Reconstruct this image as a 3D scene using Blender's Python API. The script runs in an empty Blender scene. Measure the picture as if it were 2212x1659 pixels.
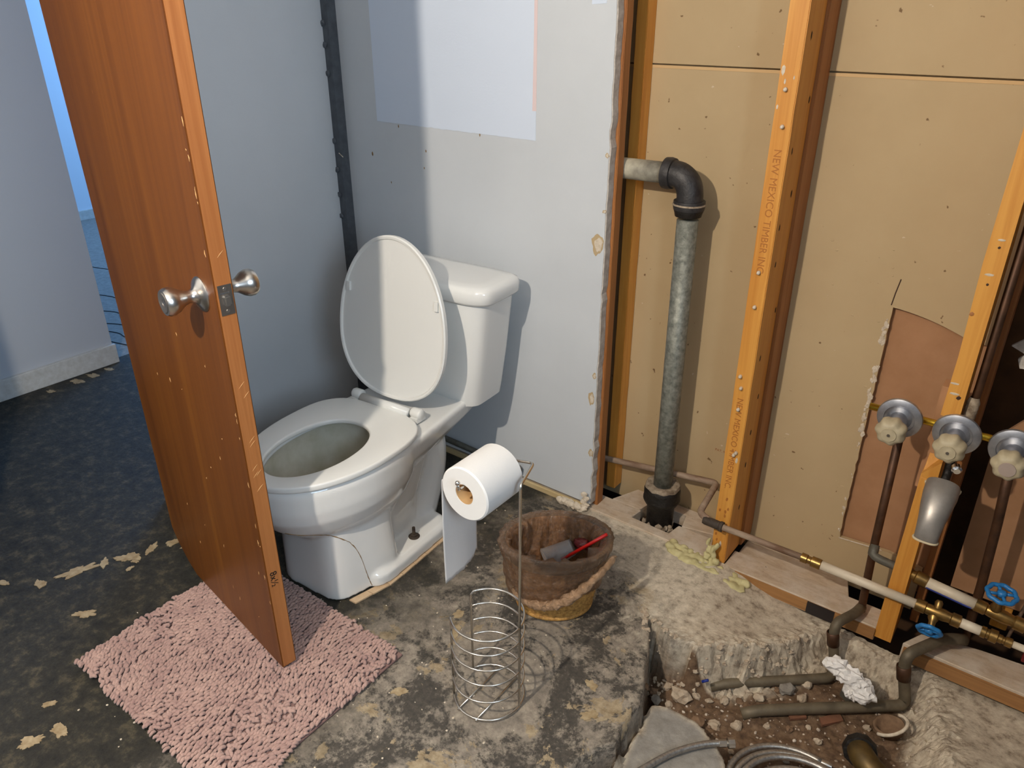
import bpy, bmesh, math, random
from mathutils import Vector, Matrix, noise
R = math.radians
random.seed(7)
S = bpy.context.scene
COL = S.collection

# ------------------------------------------------------------------ camera
F_PX, PITCH, YAW = 1645.0, math.atan(812 / 1645.0), R(37.2)
cam = bpy.data.cameras.new('camera'); cam.sensor_width = 36; cam.sensor_fit = 'HORIZONTAL'
cam.lens = 36 * F_PX / 2212; cam.clip_start = 0.05; cam.clip_end = 60
co = bpy.data.objects.new('camera', cam); COL.objects.link(co); S.camera = co
fh = Vector((-math.sin(YAW), math.cos(YAW), 0)); rt = Vector((math.cos(YAW), math.sin(YAW), 0))
fw = fh * math.cos(PITCH) - Vector((0, 0, math.sin(PITCH))); up = fh * math.sin(PITCH) + Vector((0, 0, math.cos(PITCH)))
m = Matrix((rt, up, -fw)).transposed().to_4x4(); m.translation = (1.98, -1.70, 1.40); co.matrix_world = m

# ------------------------------------------------------------------ world, daylight, exposure
W = bpy.data.worlds.new('world'); S.world = W; W.use_nodes = True
W.node_tree.nodes['Background'].inputs[0].default_value = (0.45, 0.62, 1.0, 1)
W.node_tree.nodes['Background'].inputs[1].default_value = 0.03
S.view_settings.view_transform = 'Standard'; S.view_settings.look = 'None'
S.view_settings.gamma = 1; S.view_settings.use_curve_mapping = False; S.view_settings.exposure = 0.0

def area(name, loc, rot, sx, sy, power, color):
    l = bpy.data.lights.new(name, 'AREA'); l.shape = 'RECTANGLE'; l.size = sx; l.size_y = sy; l.energy = power; l.color = color
    o = bpy.data.objects.new(name, l); COL.objects.link(o); o.location = loc; o.rotation_euler = rot
    return o
LAMP_POS, LAMP_R, LAMP_POWER = Vector((1.205, -1.96, 1.85)), 0.022, 108.0
area('bathroom_window_daylight', (2.78, -1.75, 1.60), (0, R(90), 0), 0.76, 0.66, 27.0, (0.66, 0.83, 1.0))
area('far_room_window_daylight', (-2.6, 2.35, 1.5), (R(-90), 0, 0), 1.4, 1.2, 85.0, (0.25, 0.52, 1.0))

# ------------------------------------------------------------------ helpers
def obj(name, me, mat=None, parent=None, smooth=False):
    if isinstance(me, bmesh.types.BMesh):
        b = me; me = bpy.data.meshes.new(name); b.normal_update(); b.to_mesh(me); b.free()
    if mat is not None and len(me.materials) == 0: me.materials.append(mat)
    o = bpy.data.objects.new(name, me); COL.objects.link(o)
    if smooth:
        for p in me.polygons: p.use_smooth = True
    if parent is not None:
        o.parent = parent
        bpy.context.view_layer.update() if False else None
        o.matrix_parent_inverse = parent_matrix(parent).inverted()
    return o
def parent_matrix(p):
    mm = Matrix.LocRotScale(p.location, p.rotation_euler, p.scale)
    return (parent_matrix(p.parent) @ p.matrix_parent_inverse @ mm) if p.parent else mm
def tag(o, label, cat, group=None, kind=None):
    o['label'] = label; o['category'] = cat
    if group: o['group'] = group
    if kind: o['kind'] = kind
    return o
def thing(name, label, cat, loc=(0, 0, 0), group=None):
    o = bpy.data.objects.new(name, None); COL.objects.link(o); o.location = loc; o.empty_display_size = 0.05
    return tag(o, label, cat, group)
def struct(o): o['kind'] = 'structure'; return o
def stuff(o): o['kind'] = 'stuff'; return o

def box(b, x0, x1, y0, y1, z0, z1, bev=0):
    vs = [b.verts.new((x, y, z)) for x in (x0, x1) for y in (y0, y1) for z in (z0, z1)]
    q = [(0, 1, 3, 2), (4, 6, 7, 5), (0, 4, 5, 1), (2, 3, 7, 6), (0, 2, 6, 4), (1, 5, 7, 3)]
    fs = [b.faces.new([vs[i] for i in f]) for f in q]
    if bev:
        es = list({e for f in fs for e in f.edges})
        bmesh.ops.bevel(b, geom=es, offset=bev, segments=2, affect='EDGES', profile=0.6)
    return fs
def boxo(name, dims, mat, parent=None, bev=0):
    b = bmesh.new(); box(b, *dims, bev); return obj(name, b, mat, parent)
def basis(d):
    d = Vector(d).normalized(); a = Vector((0, 0, 1)) if abs(d.z) < 0.9 else Vector((1, 0, 0))
    u = d.cross(a).normalized(); return u, d.cross(u).normalized()
def tube(b, pts, r, n=12, cap=True, rf=None):
    pts = [Vector(p) for p in pts]; rings = []; u = None
    for i, p in enumerate(pts):
        if i == 0: d = pts[1] - p
        elif i == len(pts) - 1: d = p - pts[i - 1]
        else: d = (pts[i + 1] - p).normalized() + (p - pts[i - 1]).normalized()
        d.normalize()
        if u is None: u, v = basis(d)
        else:
            u = (u - d * u.dot(d)).normalized(); v = d.cross(u)
        rr = rf(i) if rf else (r[i] if isinstance(r, (list, tuple)) else r)
        k = 1.0
        rings.append([b.verts.new(p + (u * math.cos(2 * math.pi * j / n) + v * math.sin(2 * math.pi * j / n)) * rr * k) for j in range(n)])
    for i in range(len(rings) - 1):
        for j in range(n):
            b.faces.new((rings[i][j], rings[i][(j + 1) % n], rings[i + 1][(j + 1) % n], rings[i + 1][j]))
    if cap:
        b.faces.new(rings[0][::-1]); b.faces.new(rings[-1])
    bmesh.ops.recalc_face_normals(b, faces=b.faces)
def rounded(pts, rad=0.02, n=5):
    pts = [Vector(p) for p in pts]; out = [pts[0]]
    for i in range(1, len(pts) - 1):
        a, p, c = pts[i - 1], pts[i], pts[i + 1]
        q = min(rad, (a - p).length * .49, (c - p).length * .49)
        s, e = p + (a - p).normalized() * q, p + (c - p).normalized() * q
        for k in range(n + 1):
            t = k / n; out.append(s * (1 - t) ** 2 + p * 2 * t * (1 - t) + e * t * t)
    out.append(pts[-1]); return out
def spline(pts, n=8):
    pts = [Vector(p) for p in pts]; out = []
    for i in range(len(pts) - 1):
        p0, p1, p2, p3 = pts[max(i - 1, 0)], pts[i], pts[i + 1], pts[min(i + 2, len(pts) - 1)]
        for k in range(n):
            t = k / n
            out.append(0.5 * ((2 * p1) + (p2 - p0) * t + (2 * p0 - 5 * p1 + 4 * p2 - p3) * t * t + (3 * p1 - p0 - 3 * p2 + p3) * t ** 3))
    out.append(pts[-1]); return out
def tubeo(name, pts, r, mat, parent=None, n=12, rad=None, cap=True):
    b = bmesh.new(); tube(b, rounded(pts, rad) if rad else pts, r, n, cap); return obj(name, b, mat, parent, True)
def lathe(b, prof, org, axis, n=32, rfun=None):
    """prof: (radius, distance along the axis)"""
    org = Vector(org); ax = Vector(axis).normalized(); u, v = basis(ax); rings = []
    for (r, h) in prof:
        if r < 1e-5: rings.append([b.verts.new(org + ax * h)]); continue
        rings.append([b.verts.new(org + ax * h + (u * math.cos(2 * math.pi * j / n) + v * math.sin(2 * math.pi * j / n)) * (r * (rfun(2 * math.pi * j / n, h) if rfun else 1))) for j in range(n)])
    for A, B in zip(rings[:-1], rings[1:]):
        for j in range(n):
            k = (j + 1) % n
            if len(A) == 1 and len(B) == 1: continue
            if len(A) == 1: b.faces.new((A[0], B[j], B[k]))
            elif len(B) == 1: b.faces.new((A[j], A[k], B[0]))
            else: b.faces.new((A[j], A[k], B[k], B[j]))
    bmesh.ops.recalc_face_normals(b, faces=b.faces)
def latheo(name, prof, org, axis, mat, parent=None, n=32, rfun=None):
    b = bmesh.new(); lathe(b, prof, org, axis, n, rfun)
    o = obj(name, b, mat, parent, True); sharp(o); return o
def sharp(o, ang=40):
    try: o.data.set_sharp_from_angle(angle=R(ang))
    except Exception: pass
def loft(b, rings, close_top=True, close_bot=True):
    vs = [[b.verts.new(p) for p in r] for r in rings]
    n = len(vs[0])
    for A, B in zip(vs[:-1], vs[1:]):
        for j in range(n): b.faces.new((A[j], A[(j + 1) % n], B[(j + 1) % n], B[j]))
    if close_bot: b.faces.new(vs[0][::-1])
    if close_top: b.faces.new(vs[-1])
    bmesh.ops.recalc_face_normals(b, faces=b.faces)
    return vs
def prism(b, poly, a0, a1, axis):
    """extrude a 2-D polygon along axis 'x','y','z'; poly gives the other two coordinates in order"""
    def P(p, a): return {'x': (a, p[0], p[1]), 'y': (p[0], a, p[1]), 'z': (p[0], p[1], a)}[axis]
    A = [b.verts.new(P(p, a0)) for p in poly]; B = [b.verts.new(P(p, a1)) for p in poly]; n = len(poly)
    b.faces.new(A); b.faces.new(B[::-1])
    for i in range(n): b.faces.new((A[i], B[i], B[(i + 1) % n], A[(i + 1) % n]))
    bmesh.ops.recalc_face_normals(b, faces=b.faces)
def blob(b, c, s, seed=0, sub=2, amp=.25, freq=1.4, rz=0):
    c = Vector(c); g = bmesh.ops.create_icosphere(b, subdivisions=sub, radius=1)
    M = Matrix.Rotation(rz, 3, 'Z')
    for v in g['verts']:
        d = 1 + amp * noise.noise(v.co * freq + Vector((seed * 7.3, seed * 3.1, seed)))
        q = v.co * d; v.co = c + M @ Vector((q.x * s[0], q.y * s[1], q.z * s[2]))
def rough_line(p, q, n, amp, seed):
    out = []
    for i in range(n):
        t = i / n; a = Vector(p).lerp(Vector(q), t)
        out.append((a.x + amp * noise.noise(Vector((t * n * .9, seed, 0))), a.y + (amp * .3 * noise.noise(Vector((t * n * .9, seed, 5))))))
    return out

def apply_mods(o):
    bpy.context.view_layer.update(); me = bpy.data.meshes.new_from_object(o.evaluated_get(bpy.context.evaluated_depsgraph_get()))
    o.modifiers.clear(); o.data = me
    for p in me.polygons: p.use_smooth = True

# ------------------------------------------------------------------ materials
def srgb(*c):
    return tuple(((x / 255) / 12.92 if x / 255 <= .04045 else (((x / 255) + .055) / 1.055) ** 2.4) for x in c) + (1,)
class MT:
    def __init__(s, name):
        s.m = bpy.data.materials.new(name); s.m.use_nodes = True; s.t = s.m.node_tree; s.N = s.t.nodes
        s.p = s.N['Principled BSDF']
    def n(s, kind, **kw):
        o = s.N.new(kind)
        for k, v in kw.items():
            if k in o.inputs: o.inputs[k].default_value = v
            else: setattr(o, k, v)
        return o
    def l(s, a, b): s.t.links.new(a, b)
    def pos(s, scale=(1, 1, 1), rot=(0, 0, 0)):
        g = s.n('ShaderNodeNewGeometry'); mp = s.n('ShaderNodeMapping'); mp.inputs['Scale'].default_value = scale; mp.inputs['Rotation'].default_value = rot
        s.l(g.outputs['Position'], mp.inputs['Vector']); return mp.outputs[0]
    def noise(s, vec, scale, detail=4, rough=.6, dist=0):
        o = s.n('ShaderNodeTexNoise'); o.inputs['Scale'].default_value = scale; o.inputs['Detail'].default_value = detail
        o.inputs['Roughness'].default_value = rough; o.inputs['Distortion'].default_value = dist
        if vec is not None: s.l(vec, o.inputs['Vector'])
        return o.outputs['Fac']
    def ramp(s, fac, stops, interp='LINEAR'):
        o = s.n('ShaderNodeValToRGB'); o.color_ramp.interpolation = interp; e = o.color_ramp.elements
        while len(e) < len(stops): e.new(.5)
        for el, (p, c) in zip(e, stops): el.position = p; el.color = c if len(c) == 4 else tuple(c) + (1,)
        s.l(fac, o.inputs[0]); return o.outputs[0]
    def mix(s, fac, a, b, mode='MIX'):
        o = s.n('ShaderNodeMix', data_type='RGBA', blend_type=mode)
        for sock, v in ((o.inputs[0], fac), (o.inputs[6], a), (o.inputs[7], b)):
            if isinstance(v, (int, float)): sock.default_value = v
            elif isinstance(v, tuple): sock.default_value = v
            else: s.l(v, sock)
        return o.outputs[2]
    def math(s, op, a, b=None, c=None):
        o = s.n('ShaderNodeMath', operation=op)
        for i, v in enumerate((a, b, c)):
            if v is None: continue
            if isinstance(v, (int, float)): o.inputs[i].default_value = v
            else: s.l(v, o.inputs[i])
        return o.outputs[0]
    def col(s, v):
        if isinstance(v, tuple): s.p.inputs['Base Color'].default_value = v
        else: s.l(v, s.p.inputs['Base Color'])
        return s
    def rough(s, v):
        if isinstance(v, (int, float)): s.p.inputs['Roughness'].default_value = v
        else: s.l(v, s.p.inputs['Roughness'])
        return s
    def bump(s, h, strength=.3, dist=.002):
        o = s.n('ShaderNodeBump'); o.inputs['Strength'].default_value = strength; o.inputs['Distance'].default_value = dist
        s.l(h, o.inputs['Height']); s.l(o.outputs[0], s.p.inputs['Normal']); return s
    def set(s, **kw):
        for k, v in kw.items(): s.p.inputs[k.replace('_', ' ')].default_value = v
        return s
M = {}
def simple(name, c, rough=.5, metal=0, c2=None, nscale=30, bump=0, stretch=(1, 1, 1), bscale=None, bdist=.002, **kw):
    t = MT(name); v = t.pos(stretch)
    if c2: t.col(t.ramp(t.noise(v, nscale, 6), [(.32, c), (.68, c2)]))
    else: t.col(c)
    t.rough(rough); t.set(Metallic=metal, **kw)
    if bump: t.bump(t.noise(v, bscale or nscale * 2, 5), bump, bdist)
    M[name] = t.m; return t

def wood(name, light, dark, grain=55, rough=.45, along='z', ring=.5, bump=.08, spec=.5):
    t = MT(name); sc = {'z': (1, 1, .035), 'x': (.035, 1, 1)}[along]
    v = t.pos(sc); f = t.noise(v, grain, 6, .62, 1.2); big = t.noise(t.pos({'z': (1, 1, .12), 'x': (.12, 1, 1)}[along]), 9, 3)
    fac = t.math('ADD', t.math('MULTIPLY', f, 1 - ring), t.math('MULTIPLY', big, ring))
    t.col(t.ramp(fac, [(.36, dark), (.62, light)])).rough(rough).bump(f, bump, .001); t.set(**{'Specular_IOR_Level': spec})
    M[name] = t.m; return t

# painted drywall
t = simple('paint_grey', srgb(200, 204, 208), .55, c2=srgb(206, 210, 214), nscale=3, bump=.25, bscale=220, bdist=.0008)
simple('paint_patch', srgb(213, 223, 238), .6, bump=.3, bscale=160, bdist=.001)
simple('paint_pink', srgb(226, 205, 204), .6)
simple('paint_hall', srgb(186, 188, 190), .6, bump=.2, bscale=220, bdist=.0008)
simple('ceiling_white', srgb(196, 196, 196), .8)
simple('paint_blue', srgb(96, 106, 120), .7)
simple('far_paint', srgb(215, 222, 228), .7)
simple('gypsum', srgb(206, 200, 192), .9, c2=srgb(170, 160, 150), nscale=60, bump=.5, bdist=.002)
simple('trim_white', srgb(205, 203, 196), .6, c2=srgb(186, 182, 172), nscale=40, bump=.2)
simple('slate', srgb(88, 93, 99), .55, c2=srgb(70, 74, 80), nscale=40, bump=.3)
# kraft faced board
t = MT('kraft'); v = t.pos()
c = t.ramp(t.noise(v, 2.2, 5), [(.3, srgb(180, 156, 118)), (.7, srgb(191, 168, 130))])
sp = t.ramp(t.noise(v, 48, 2, .5), [(.735, (0, 0, 0)), (.76, (1, 1, 1))])
wh = t.ramp(t.noise(t.pos((1, 1, 1.5), (1, 0, 0)), 40, 2, .5), [(.76, (0, 0, 0)), (.78, (1, 1, 1))])
c = t.mix(sp, c, srgb(120, 94, 62)); c = t.mix(wh, c, srgb(205, 188, 160))
t.col(c).rough(.8).bump(t.noise(v, 300, 3), .12, .0006); M['kraft'] = t.m
simple('board_pink', srgb(178, 134, 98), .85, c2=srgb(166, 122, 86), nscale=14, bump=.1, bscale=200)
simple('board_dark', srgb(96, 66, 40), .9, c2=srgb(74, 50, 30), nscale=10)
wood('stud', srgb(222, 160, 74), srgb(196, 128, 48), 60, .5)
wood('stud_side', srgb(170, 112, 62), srgb(140, 86, 44), 55, .55)
t = MT('sole_wood'); v = t.pos((.25, 1, 1)); f = t.noise(v, 60, 6, .6, .6); d_ = t.noise(t.pos(), 14, 8, .7)
c = t.ramp(f, [(.35, srgb(176, 154, 130)), (.65, srgb(200, 180, 156))]); c = t.mix(t.ramp(d_, [(.42, (0, 0, 0)), (.62, (.8, .8, .8))]), c, srgb(208, 195, 178)); c = t.mix(t.ramp(t.noise(t.pos(), 90, 3), [(.70, (0, 0, 0)), (.74, (.7, .7, .7))]), c, srgb(92, 72, 54))
t.col(c).rough(.85).bump(f, .25, .0015); M['sole_wood'] = t.m
wood('sole_front', srgb(176, 128, 76), srgb(140, 98, 58), 70, .7, 'x', bump=.25)
wood('strip_wood', srgb(206, 184, 140), srgb(176, 150, 104), 70, .8, 'x', bump=.25)
simple('stamp', srgb(172, 106, 44), .7)
simple('knot', srgb(62, 38, 20), .7)
simple('marker', srgb(22, 18, 18), .5)
# varnished door
t = MT('door_wood'); v = t.pos((1, 1, .02)); f = t.noise(v, 40, 7, .65, 1.5); big = t.noise(t.pos((1, 1, .06)), 4.5, 3, .5, .6)
c = t.ramp(t.math('ADD', t.math('MULTIPLY', f, .3), t.math('MULTIPLY', big, .7)), [(.32, srgb(88, 47, 16)), (.5, srgb(114, 66, 22)), (.68, srgb(144, 90, 28))])
wear = t.ramp(t.noise(t.pos((1, 1, .35)), 38, 3, .6), [(.735, (0, 0, 0)), (.77, (1, 1, 1))])
t.col(t.mix(t.math('MULTIPLY', wear, .55), c, srgb(206, 160, 104))).rough(.42).bump(f, .05, .0006); t.set(**{'Specular_IOR_Level': .3}); M['door_wood'] = t.m
t = MT('door_edge'); v = t.pos((1, 1, .02)); f = t.noise(v, 60, 6, .6, .5)
c = t.ramp(f, [(.35, srgb(150, 92, 48)), (.65, srgb(176, 116, 66))])
t.col(c).rough(.38).bump(f, .05, .0006); M['door_edge'] = t.m
simple('door_chip', srgb(205, 160, 104), .6)
simple('nickel', (.62, .58, .53, 1), .28, 1)
simple('nickel_dark', (.30, .27, .24, 1), .4, 1)
simple('steel_wire', (.66, .62, .56, 1), .25, 1)
simple('steel_bright', (.8, .8, .8, 1), .2, 1)
simple('porcelain', srgb(230, 230, 227), .12, Coat_Weight=.3)
simple('seat_plastic', srgb(228, 228, 224), .3)
t = simple('bowl_stain', srgb(205, 203, 192), .2, c2=srgb(176, 172, 152), nscale=9)
simple('water', srgb(150, 158, 160), .03)
simple('rust_line', srgb(120, 88, 50), .8, c2=srgb(160, 128, 84), nscale=120)
simple('rust_dark', srgb(72, 60, 48), .7, c2=srgb(44, 36, 30), nscale=90)
simple('tile_cream', srgb(205, 180, 148), .5, c2=srgb(190, 160, 126), nscale=40)
simple('tp_paper', srgb(218, 217, 215), .9, bump=.25, bscale=260, bdist=.001)
simple('tp_sheet', srgb(205, 202, 200), .9, bump=.2, bscale=200, bdist=.0008)
simple('cardboard', srgb(190, 152, 104), .85)
simple('wicker_dark', srgb(74, 64, 56), .7, c2=srgb(48, 42, 38), nscale=60)
simple('wicker', srgb(214, 164, 88), .7, c2=srgb(146, 102, 50), nscale=120, bump=.4)
simple('red_plastic', srgb(225, 28, 20), .3)
simple('dark_red', srgb(96, 20, 22), .4)
t = MT('clear_plastic'); t.col((.9, .9, .9, 1)).rough(.08).set(Transmission_Weight=.9, IOR=1.2); M['clear_plastic'] = t.m
def film(name, c, alpha, rough=.25):
    t = MT(name); w = t.noise(t.pos(), 55, 6, .65, 1.2)
    vo = t.n('ShaderNodeTexVoronoi', feature='DISTANCE_TO_EDGE'); vo.inputs['Scale'].default_value = 70; t.l(t.pos((1, 1, .45)), vo.inputs['Vector'])
    h = t.math('ADD', w, t.math('MULTIPLY', vo.outputs[0], .8))
    t.col(t.ramp(w, [(.3, c), (.75, tuple(min(1, x * 1.35) for x in c[:3]) + (1,))])).rough(.5).bump(h, 1.0, .010)
    nrm = t.p.inputs['Normal'].links[0].from_socket
    tr = t.n('ShaderNodeBsdfTransparent'); tr.inputs[0].default_value = (.80, .66, .52, 1); mx = t.n('ShaderNodeMixShader'); mx.inputs[0].default_value = alpha
    t.l(tr.outputs[0], mx.inputs[1]); t.l(t.p.outputs[0], mx.inputs[2])
    gl = t.n('ShaderNodeBsdfGlossy'); gl.inputs['Roughness'].default_value = rough; gl.inputs['Color'].default_value = (1, .95, .9, 1); t.l(nrm, gl.inputs['Normal'])
    fr = t.n('ShaderNodeFresnel'); fr.inputs['IOR'].default_value = 1.65; t.l(nrm, fr.inputs['Normal'])
    m2 = t.n('ShaderNodeMixShader'); t.l(fr.outputs[0], m2.inputs[0]); t.l(mx.outputs[0], m2.inputs[1]); t.l(gl.outputs[0], m2.inputs[2])
    t.l(m2.outputs[0], t.N['Material Output'].inputs[0]); M[name] = t.m
film('bag_film', srgb(176, 134, 98), .30, .22)
film('bag_film_thick', srgb(200, 158, 118), .62, .25)
# plumbing
t = simple('galvanised', srgb(150, 151, 140), .5, .3, c2=srgb(98, 100, 92), nscale=70, bump=.5, bscale=70, bdist=.003)
t = simple('galv_dirty', srgb(196, 188, 166), .7, .05, c2=srgb(112, 106, 94), nscale=14, bump=.5, bscale=80, bdist=.002)
simple('cast_iron', srgb(74, 72, 72), .5, .4, c2=srgb(46, 44, 44), nscale=34, bump=.6, bdist=.003)
simple('iron_black', srgb(38, 34, 30), .5, .2, c2=srgb(22, 19, 16), nscale=60, bump=.7, bdist=.004)
simple('oakum', srgb(184, 168, 146), .9, c2=srgb(112, 94, 74), nscale=60, bump=.6, bdist=.004)
simple('copper_dirty', srgb(178, 158, 138), .65, .1, c2=srgb(116, 86, 64), nscale=30, bump=.4, stretch=(.3, 1, 1))
simple('copper_old', srgb(96, 66, 46), .5, .5, c2=srgb(70, 48, 34), nscale=30)
simple('copper_green', srgb(122, 110, 90), .6, .3, c2=srgb(92, 82, 66), nscale=24, bump=.2)
simple('solder_grey', srgb(112, 110, 100), .6, .3, c2=srgb(88, 84, 74), nscale=40, bump=.3)
simple('brass', srgb(172, 134, 74), .32, .85, c2=srgb(128, 104, 66), nscale=40)
simple('brass_bright', srgb(214, 176, 60), .25, .9)
simple('pex_white', srgb(220, 208, 188), .45, c2=srgb(206, 190, 164), nscale=18)
simple('blue_stripe', srgb(24, 44, 128), .5)
simple('blue_paint', srgb(38, 118, 182), .4)
simple('chrome_worn', (.56, .57, .60, 1), .35, .9, c2=(.38, .39, .43, 1), nscale=50)
simple('knob_dusty', srgb(186, 174, 146), .55, c2=srgb(168, 154, 126), nscale=40)
simple('knob_insert', srgb(166, 150, 140), .3)
simple('spout_metal', (.34, .31, .28, 1), .36, .45, c2=(.25, .23, .21, 1), nscale=30)
simple('putty', srgb(206, 190, 158), .8)
simple('foam_yellow', srgb(206, 196, 148), .85, c2=srgb(188, 176, 126), nscale=60, bump=.4, bdist=.003)
simple('plaster', srgb(222, 210, 192), .9, c2=srgb(196, 180, 156), nscale=80, bump=.5, bdist=.003)
simple('burnt', srgb(40, 32, 30), .8)
simple('crumpled', srgb(232, 228, 224), .85)
simple('hose_braid', (.50, .47, .43, 1), .35, .85, c2=(.28, .26, .24, 1), nscale=160, bump=.5, bdist=.001)
simple('drain_brass', srgb(110, 88, 48), .45, .5, c2=srgb(74, 60, 36), nscale=30)
simple('stone_pale', srgb(196, 180, 158), .9, c2=srgb(160, 140, 118), nscale=40, bump=.5, bdist=.004)
simple('stone_brown', srgb(138, 110, 84), .9, c2=srgb(104, 80, 60), nscale=40, bump=.5, bdist=.004)
simple('stone_grey', srgb(150, 144, 134), .9, c2=srgb(120, 112, 104), nscale=40, bump=.5, bdist=.004)
simple('gravel', srgb(214, 202, 186), .9, c2=srgb(120, 94, 72), nscale=45)
simple('adhesive', srgb(176, 158, 126), .8, c2=srgb(140, 118, 84), nscale=50, bump=.3)
simple('chenille', srgb(186, 154, 142), .95, c2=srgb(160, 128, 120), nscale=22, bump=.4, bscale=500, bdist=.001, Sheen_Weight=.3)
simple('mat_base', srgb(132, 104, 98), .95)
simple('terracotta', srgb(128, 84, 60), .9, c2=srgb(104, 70, 50))
simple('wood_chip', srgb(196, 140, 84), .8)

# floor: stained slab, pale towards the demolished shower side; attribute 'dirt' marks the dug-out soil
def floor_mat():
    t = MT('floor_stained'); v = t.pos()
    g = t.n('ShaderNodeNewGeometry'); sx = t.n('ShaderNodeSeparateXYZ'); t.l(g.outputs['Position'], sx.inputs[0])
    n1 = t.noise(v, 3.0, 8, .62, .4); n2 = t.noise(v, 11, 10, .72, .5); n3 = t.noise(v, 90, 6, .75)
    dark = t.ramp(t.noise(v, 22, 12, .78), [(.36, srgb(22, 21, 17)), (.52, srgb(46, 43, 34)), (.70, srgb(98, 88, 66))])
    # bare grey cement with black tar and cream glue over it
    cem = t.ramp(t.noise(t.pos((1, 1, 1), (0, 0, .4)), 26, 12, .75), [(.30, srgb(98, 91, 83)), (.50, srgb(140, 130, 117)), (.68, srgb(176, 164, 146))])
    tarn = t.math('ADD', t.noise(t.pos((1, 1, 1), (0, 0, .9)), 5.2, 14, .78, .25), t.math('MULTIPLY', t.math('SUBTRACT', n3, .5), .22))
    tar = t.ramp(tarn, [(.445, (1, 1, 1)), (.515, (0, 0, 0))])
    tarc = t.ramp(n3, [(.35, srgb(40, 38, 35)), (.7, srgb(82, 76, 68))])
    worn = t.mix(t.math('MULTIPLY', tar, .92), cem, tarc)
    gl = t.math('ADD', t.noise(t.pos((1, 1, 1), (0, 0, 1.9)), 7.5, 12, .68, .35), t.math('MULTIPLY', t.math('SUBTRACT', n3, .5), .08))
    glue = t.ramp(gl, [(.572, (0, 0, 0)), (.588, (1, 1, 1))])
    gluec = t.ramp(t.noise(v, 46, 8, .7), [(.32, srgb(128, 108, 76)), (.6, srgb(176, 158, 128))])
    worn = t.mix(t.math('MULTIPLY', glue, .85), worn, gluec)
    a = t.math('ADD', sx.outputs[0], t.math('MULTIPLY', t.math('SUBTRACT', n1, .5), .9)); a = t.math('ADD', a, t.math('MULTIPLY', t.math('SUBTRACT', n2, .5), .5))
    wf = t.ramp(a, [(.72, (0, 0, 0)), (1.02, (1, 1, 1))])
    c = t.mix(wf, dark, worn)
    # plaster dust by the open wall
    b2 = t.math('ADD', t.math('MULTIPLY', sx.outputs[1], 1.9), t.math('MULTIPLY', sx.outputs[0], 1.5))
    b2 = t.math('ADD', b2, t.math('MULTIPLY', t.math('SUBTRACT', n2, .5), 1.3))
    df = t.ramp(t.math('SUBTRACT', b2, .95), [(.40, (0, 0, 0)), (.66, (1, 1, 1))])
    c = t.mix(df, c, t.ramp(t.noise(v, 40, 10, .75), [(.34, srgb(146, 134, 118)), (.48, srgb(196, 184, 164)), (.66, srgb(222, 211, 192))]))
    at = t.n('ShaderNodeAttribute', attribute_name='dirt')
    soil = t.ramp(t.noise(v, 70, 8, .7), [(.3, srgb(66, 48, 34)), (.5, srgb(106, 82, 60)), (.68, srgb(128, 103, 78)), (.76, srgb(176, 158, 134))])
    conc = t.ramp(t.noise(v, 40, 8, .7), [(.34, srgb(134, 118, 100)), (.48, srgb(186, 171, 150)), (.68, srgb(212, 200, 178))])
    grey = t.ramp(t.noise(v, 34, 8, .7), [(.3, srgb(124, 119, 112)), (.62, srgb(150, 145, 137)), (.72, srgb(178, 166, 146))])
    sc = t.n('ShaderNodeSeparateColor'); t.l(at.outputs['Color'], sc.inputs[0])
    c = t.mix(sc.outputs[0], c, soil); c = t.mix(sc.outputs[1], c, conc); c = t.mix(sc.outputs[2], c, grey)
    t.col(c).rough(t.ramp(n3, [(.3, (.62,) * 3), (.7, (.85,) * 3)]))
    t.bump(t.math('ADD', n3, t.math('MULTIPLY', n2, 1.5)), .5, .004); M['floor_stained'] = t.m
floor_mat()

# ------------------------------------------------------------------ floor with the broken-out pit
SLAB = [(1.335, -0.285), (1.376, -0.330), (1.41, -0.40), (1.457, -0.506), (1.475, -0.566), (1.47, -0.639), (1.482, -0.68), (1.441, -0.761), (1.441, -1.2)]
LEDGE = [(1.335, -0.285), (1.40, -0.318), (1.44, -0.335), (1.496, -0.32), (1.548, -0.262), (1.609, -0.212), (1.666, -0.125), (1.70, -0.065), (1.73, -0.014), (1.985, -0.012), (2.03, -0.14), (2.08, -0.36), (2.28, -0.60), (2.28, -1.2)]
PIT = SLAB + LEDGE[::-1][:-1]
SLABP = [(SLAB[i][0] + (SLAB[i + 1][0] - SLAB[i][0]) * k / 6, SLAB[i][1] + (SLAB[i + 1][1] - SLAB[i][1]) * k / 6) for i in range(5) for k in range(6)]
LOW = [(1.484, -0.575), (1.470, -0.530), (1.476, -0.492), (1.514, -0.471), (1.56, -0.478), (1.60, -0.480), (1.647, -0.503), (1.684, -0.546), (1.70, -0.62), (1.74, -0.75), (1.70, -0.90), (1.46, -0.93), (1.455, -0.76), (1.497, -0.687), (1.484, -0.64)]
def sdist(x, y, poly):
    ins = False; d2 = 9.0; n = len(poly)
    for i in range(n):
        x0, y0 = poly[i]; x1, y1 = poly[(i + 1) % n]
        if (y0 > y) != (y1 > y) and x < (x1 - x0) * (y - y0) / (y1 - y0) + x0: ins = not ins
        dx, dy = x1 - x0, y1 - y0; tt = max(0, min(1, ((x - x0) * dx + (y - y0) * dy) / (dx * dx + dy * dy)))
        d2 = min(d2, (x0 + tt * dx - x) ** 2 + (y0 + tt * dy - y) ** 2)
    d = math.sqrt(d2); return d if ins else -d
def sm(a, b, x):
    t_ = max(0, min(1, (x - a) / (b - a))); return t_ * t_ * (3 - 2 * t_)
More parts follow.
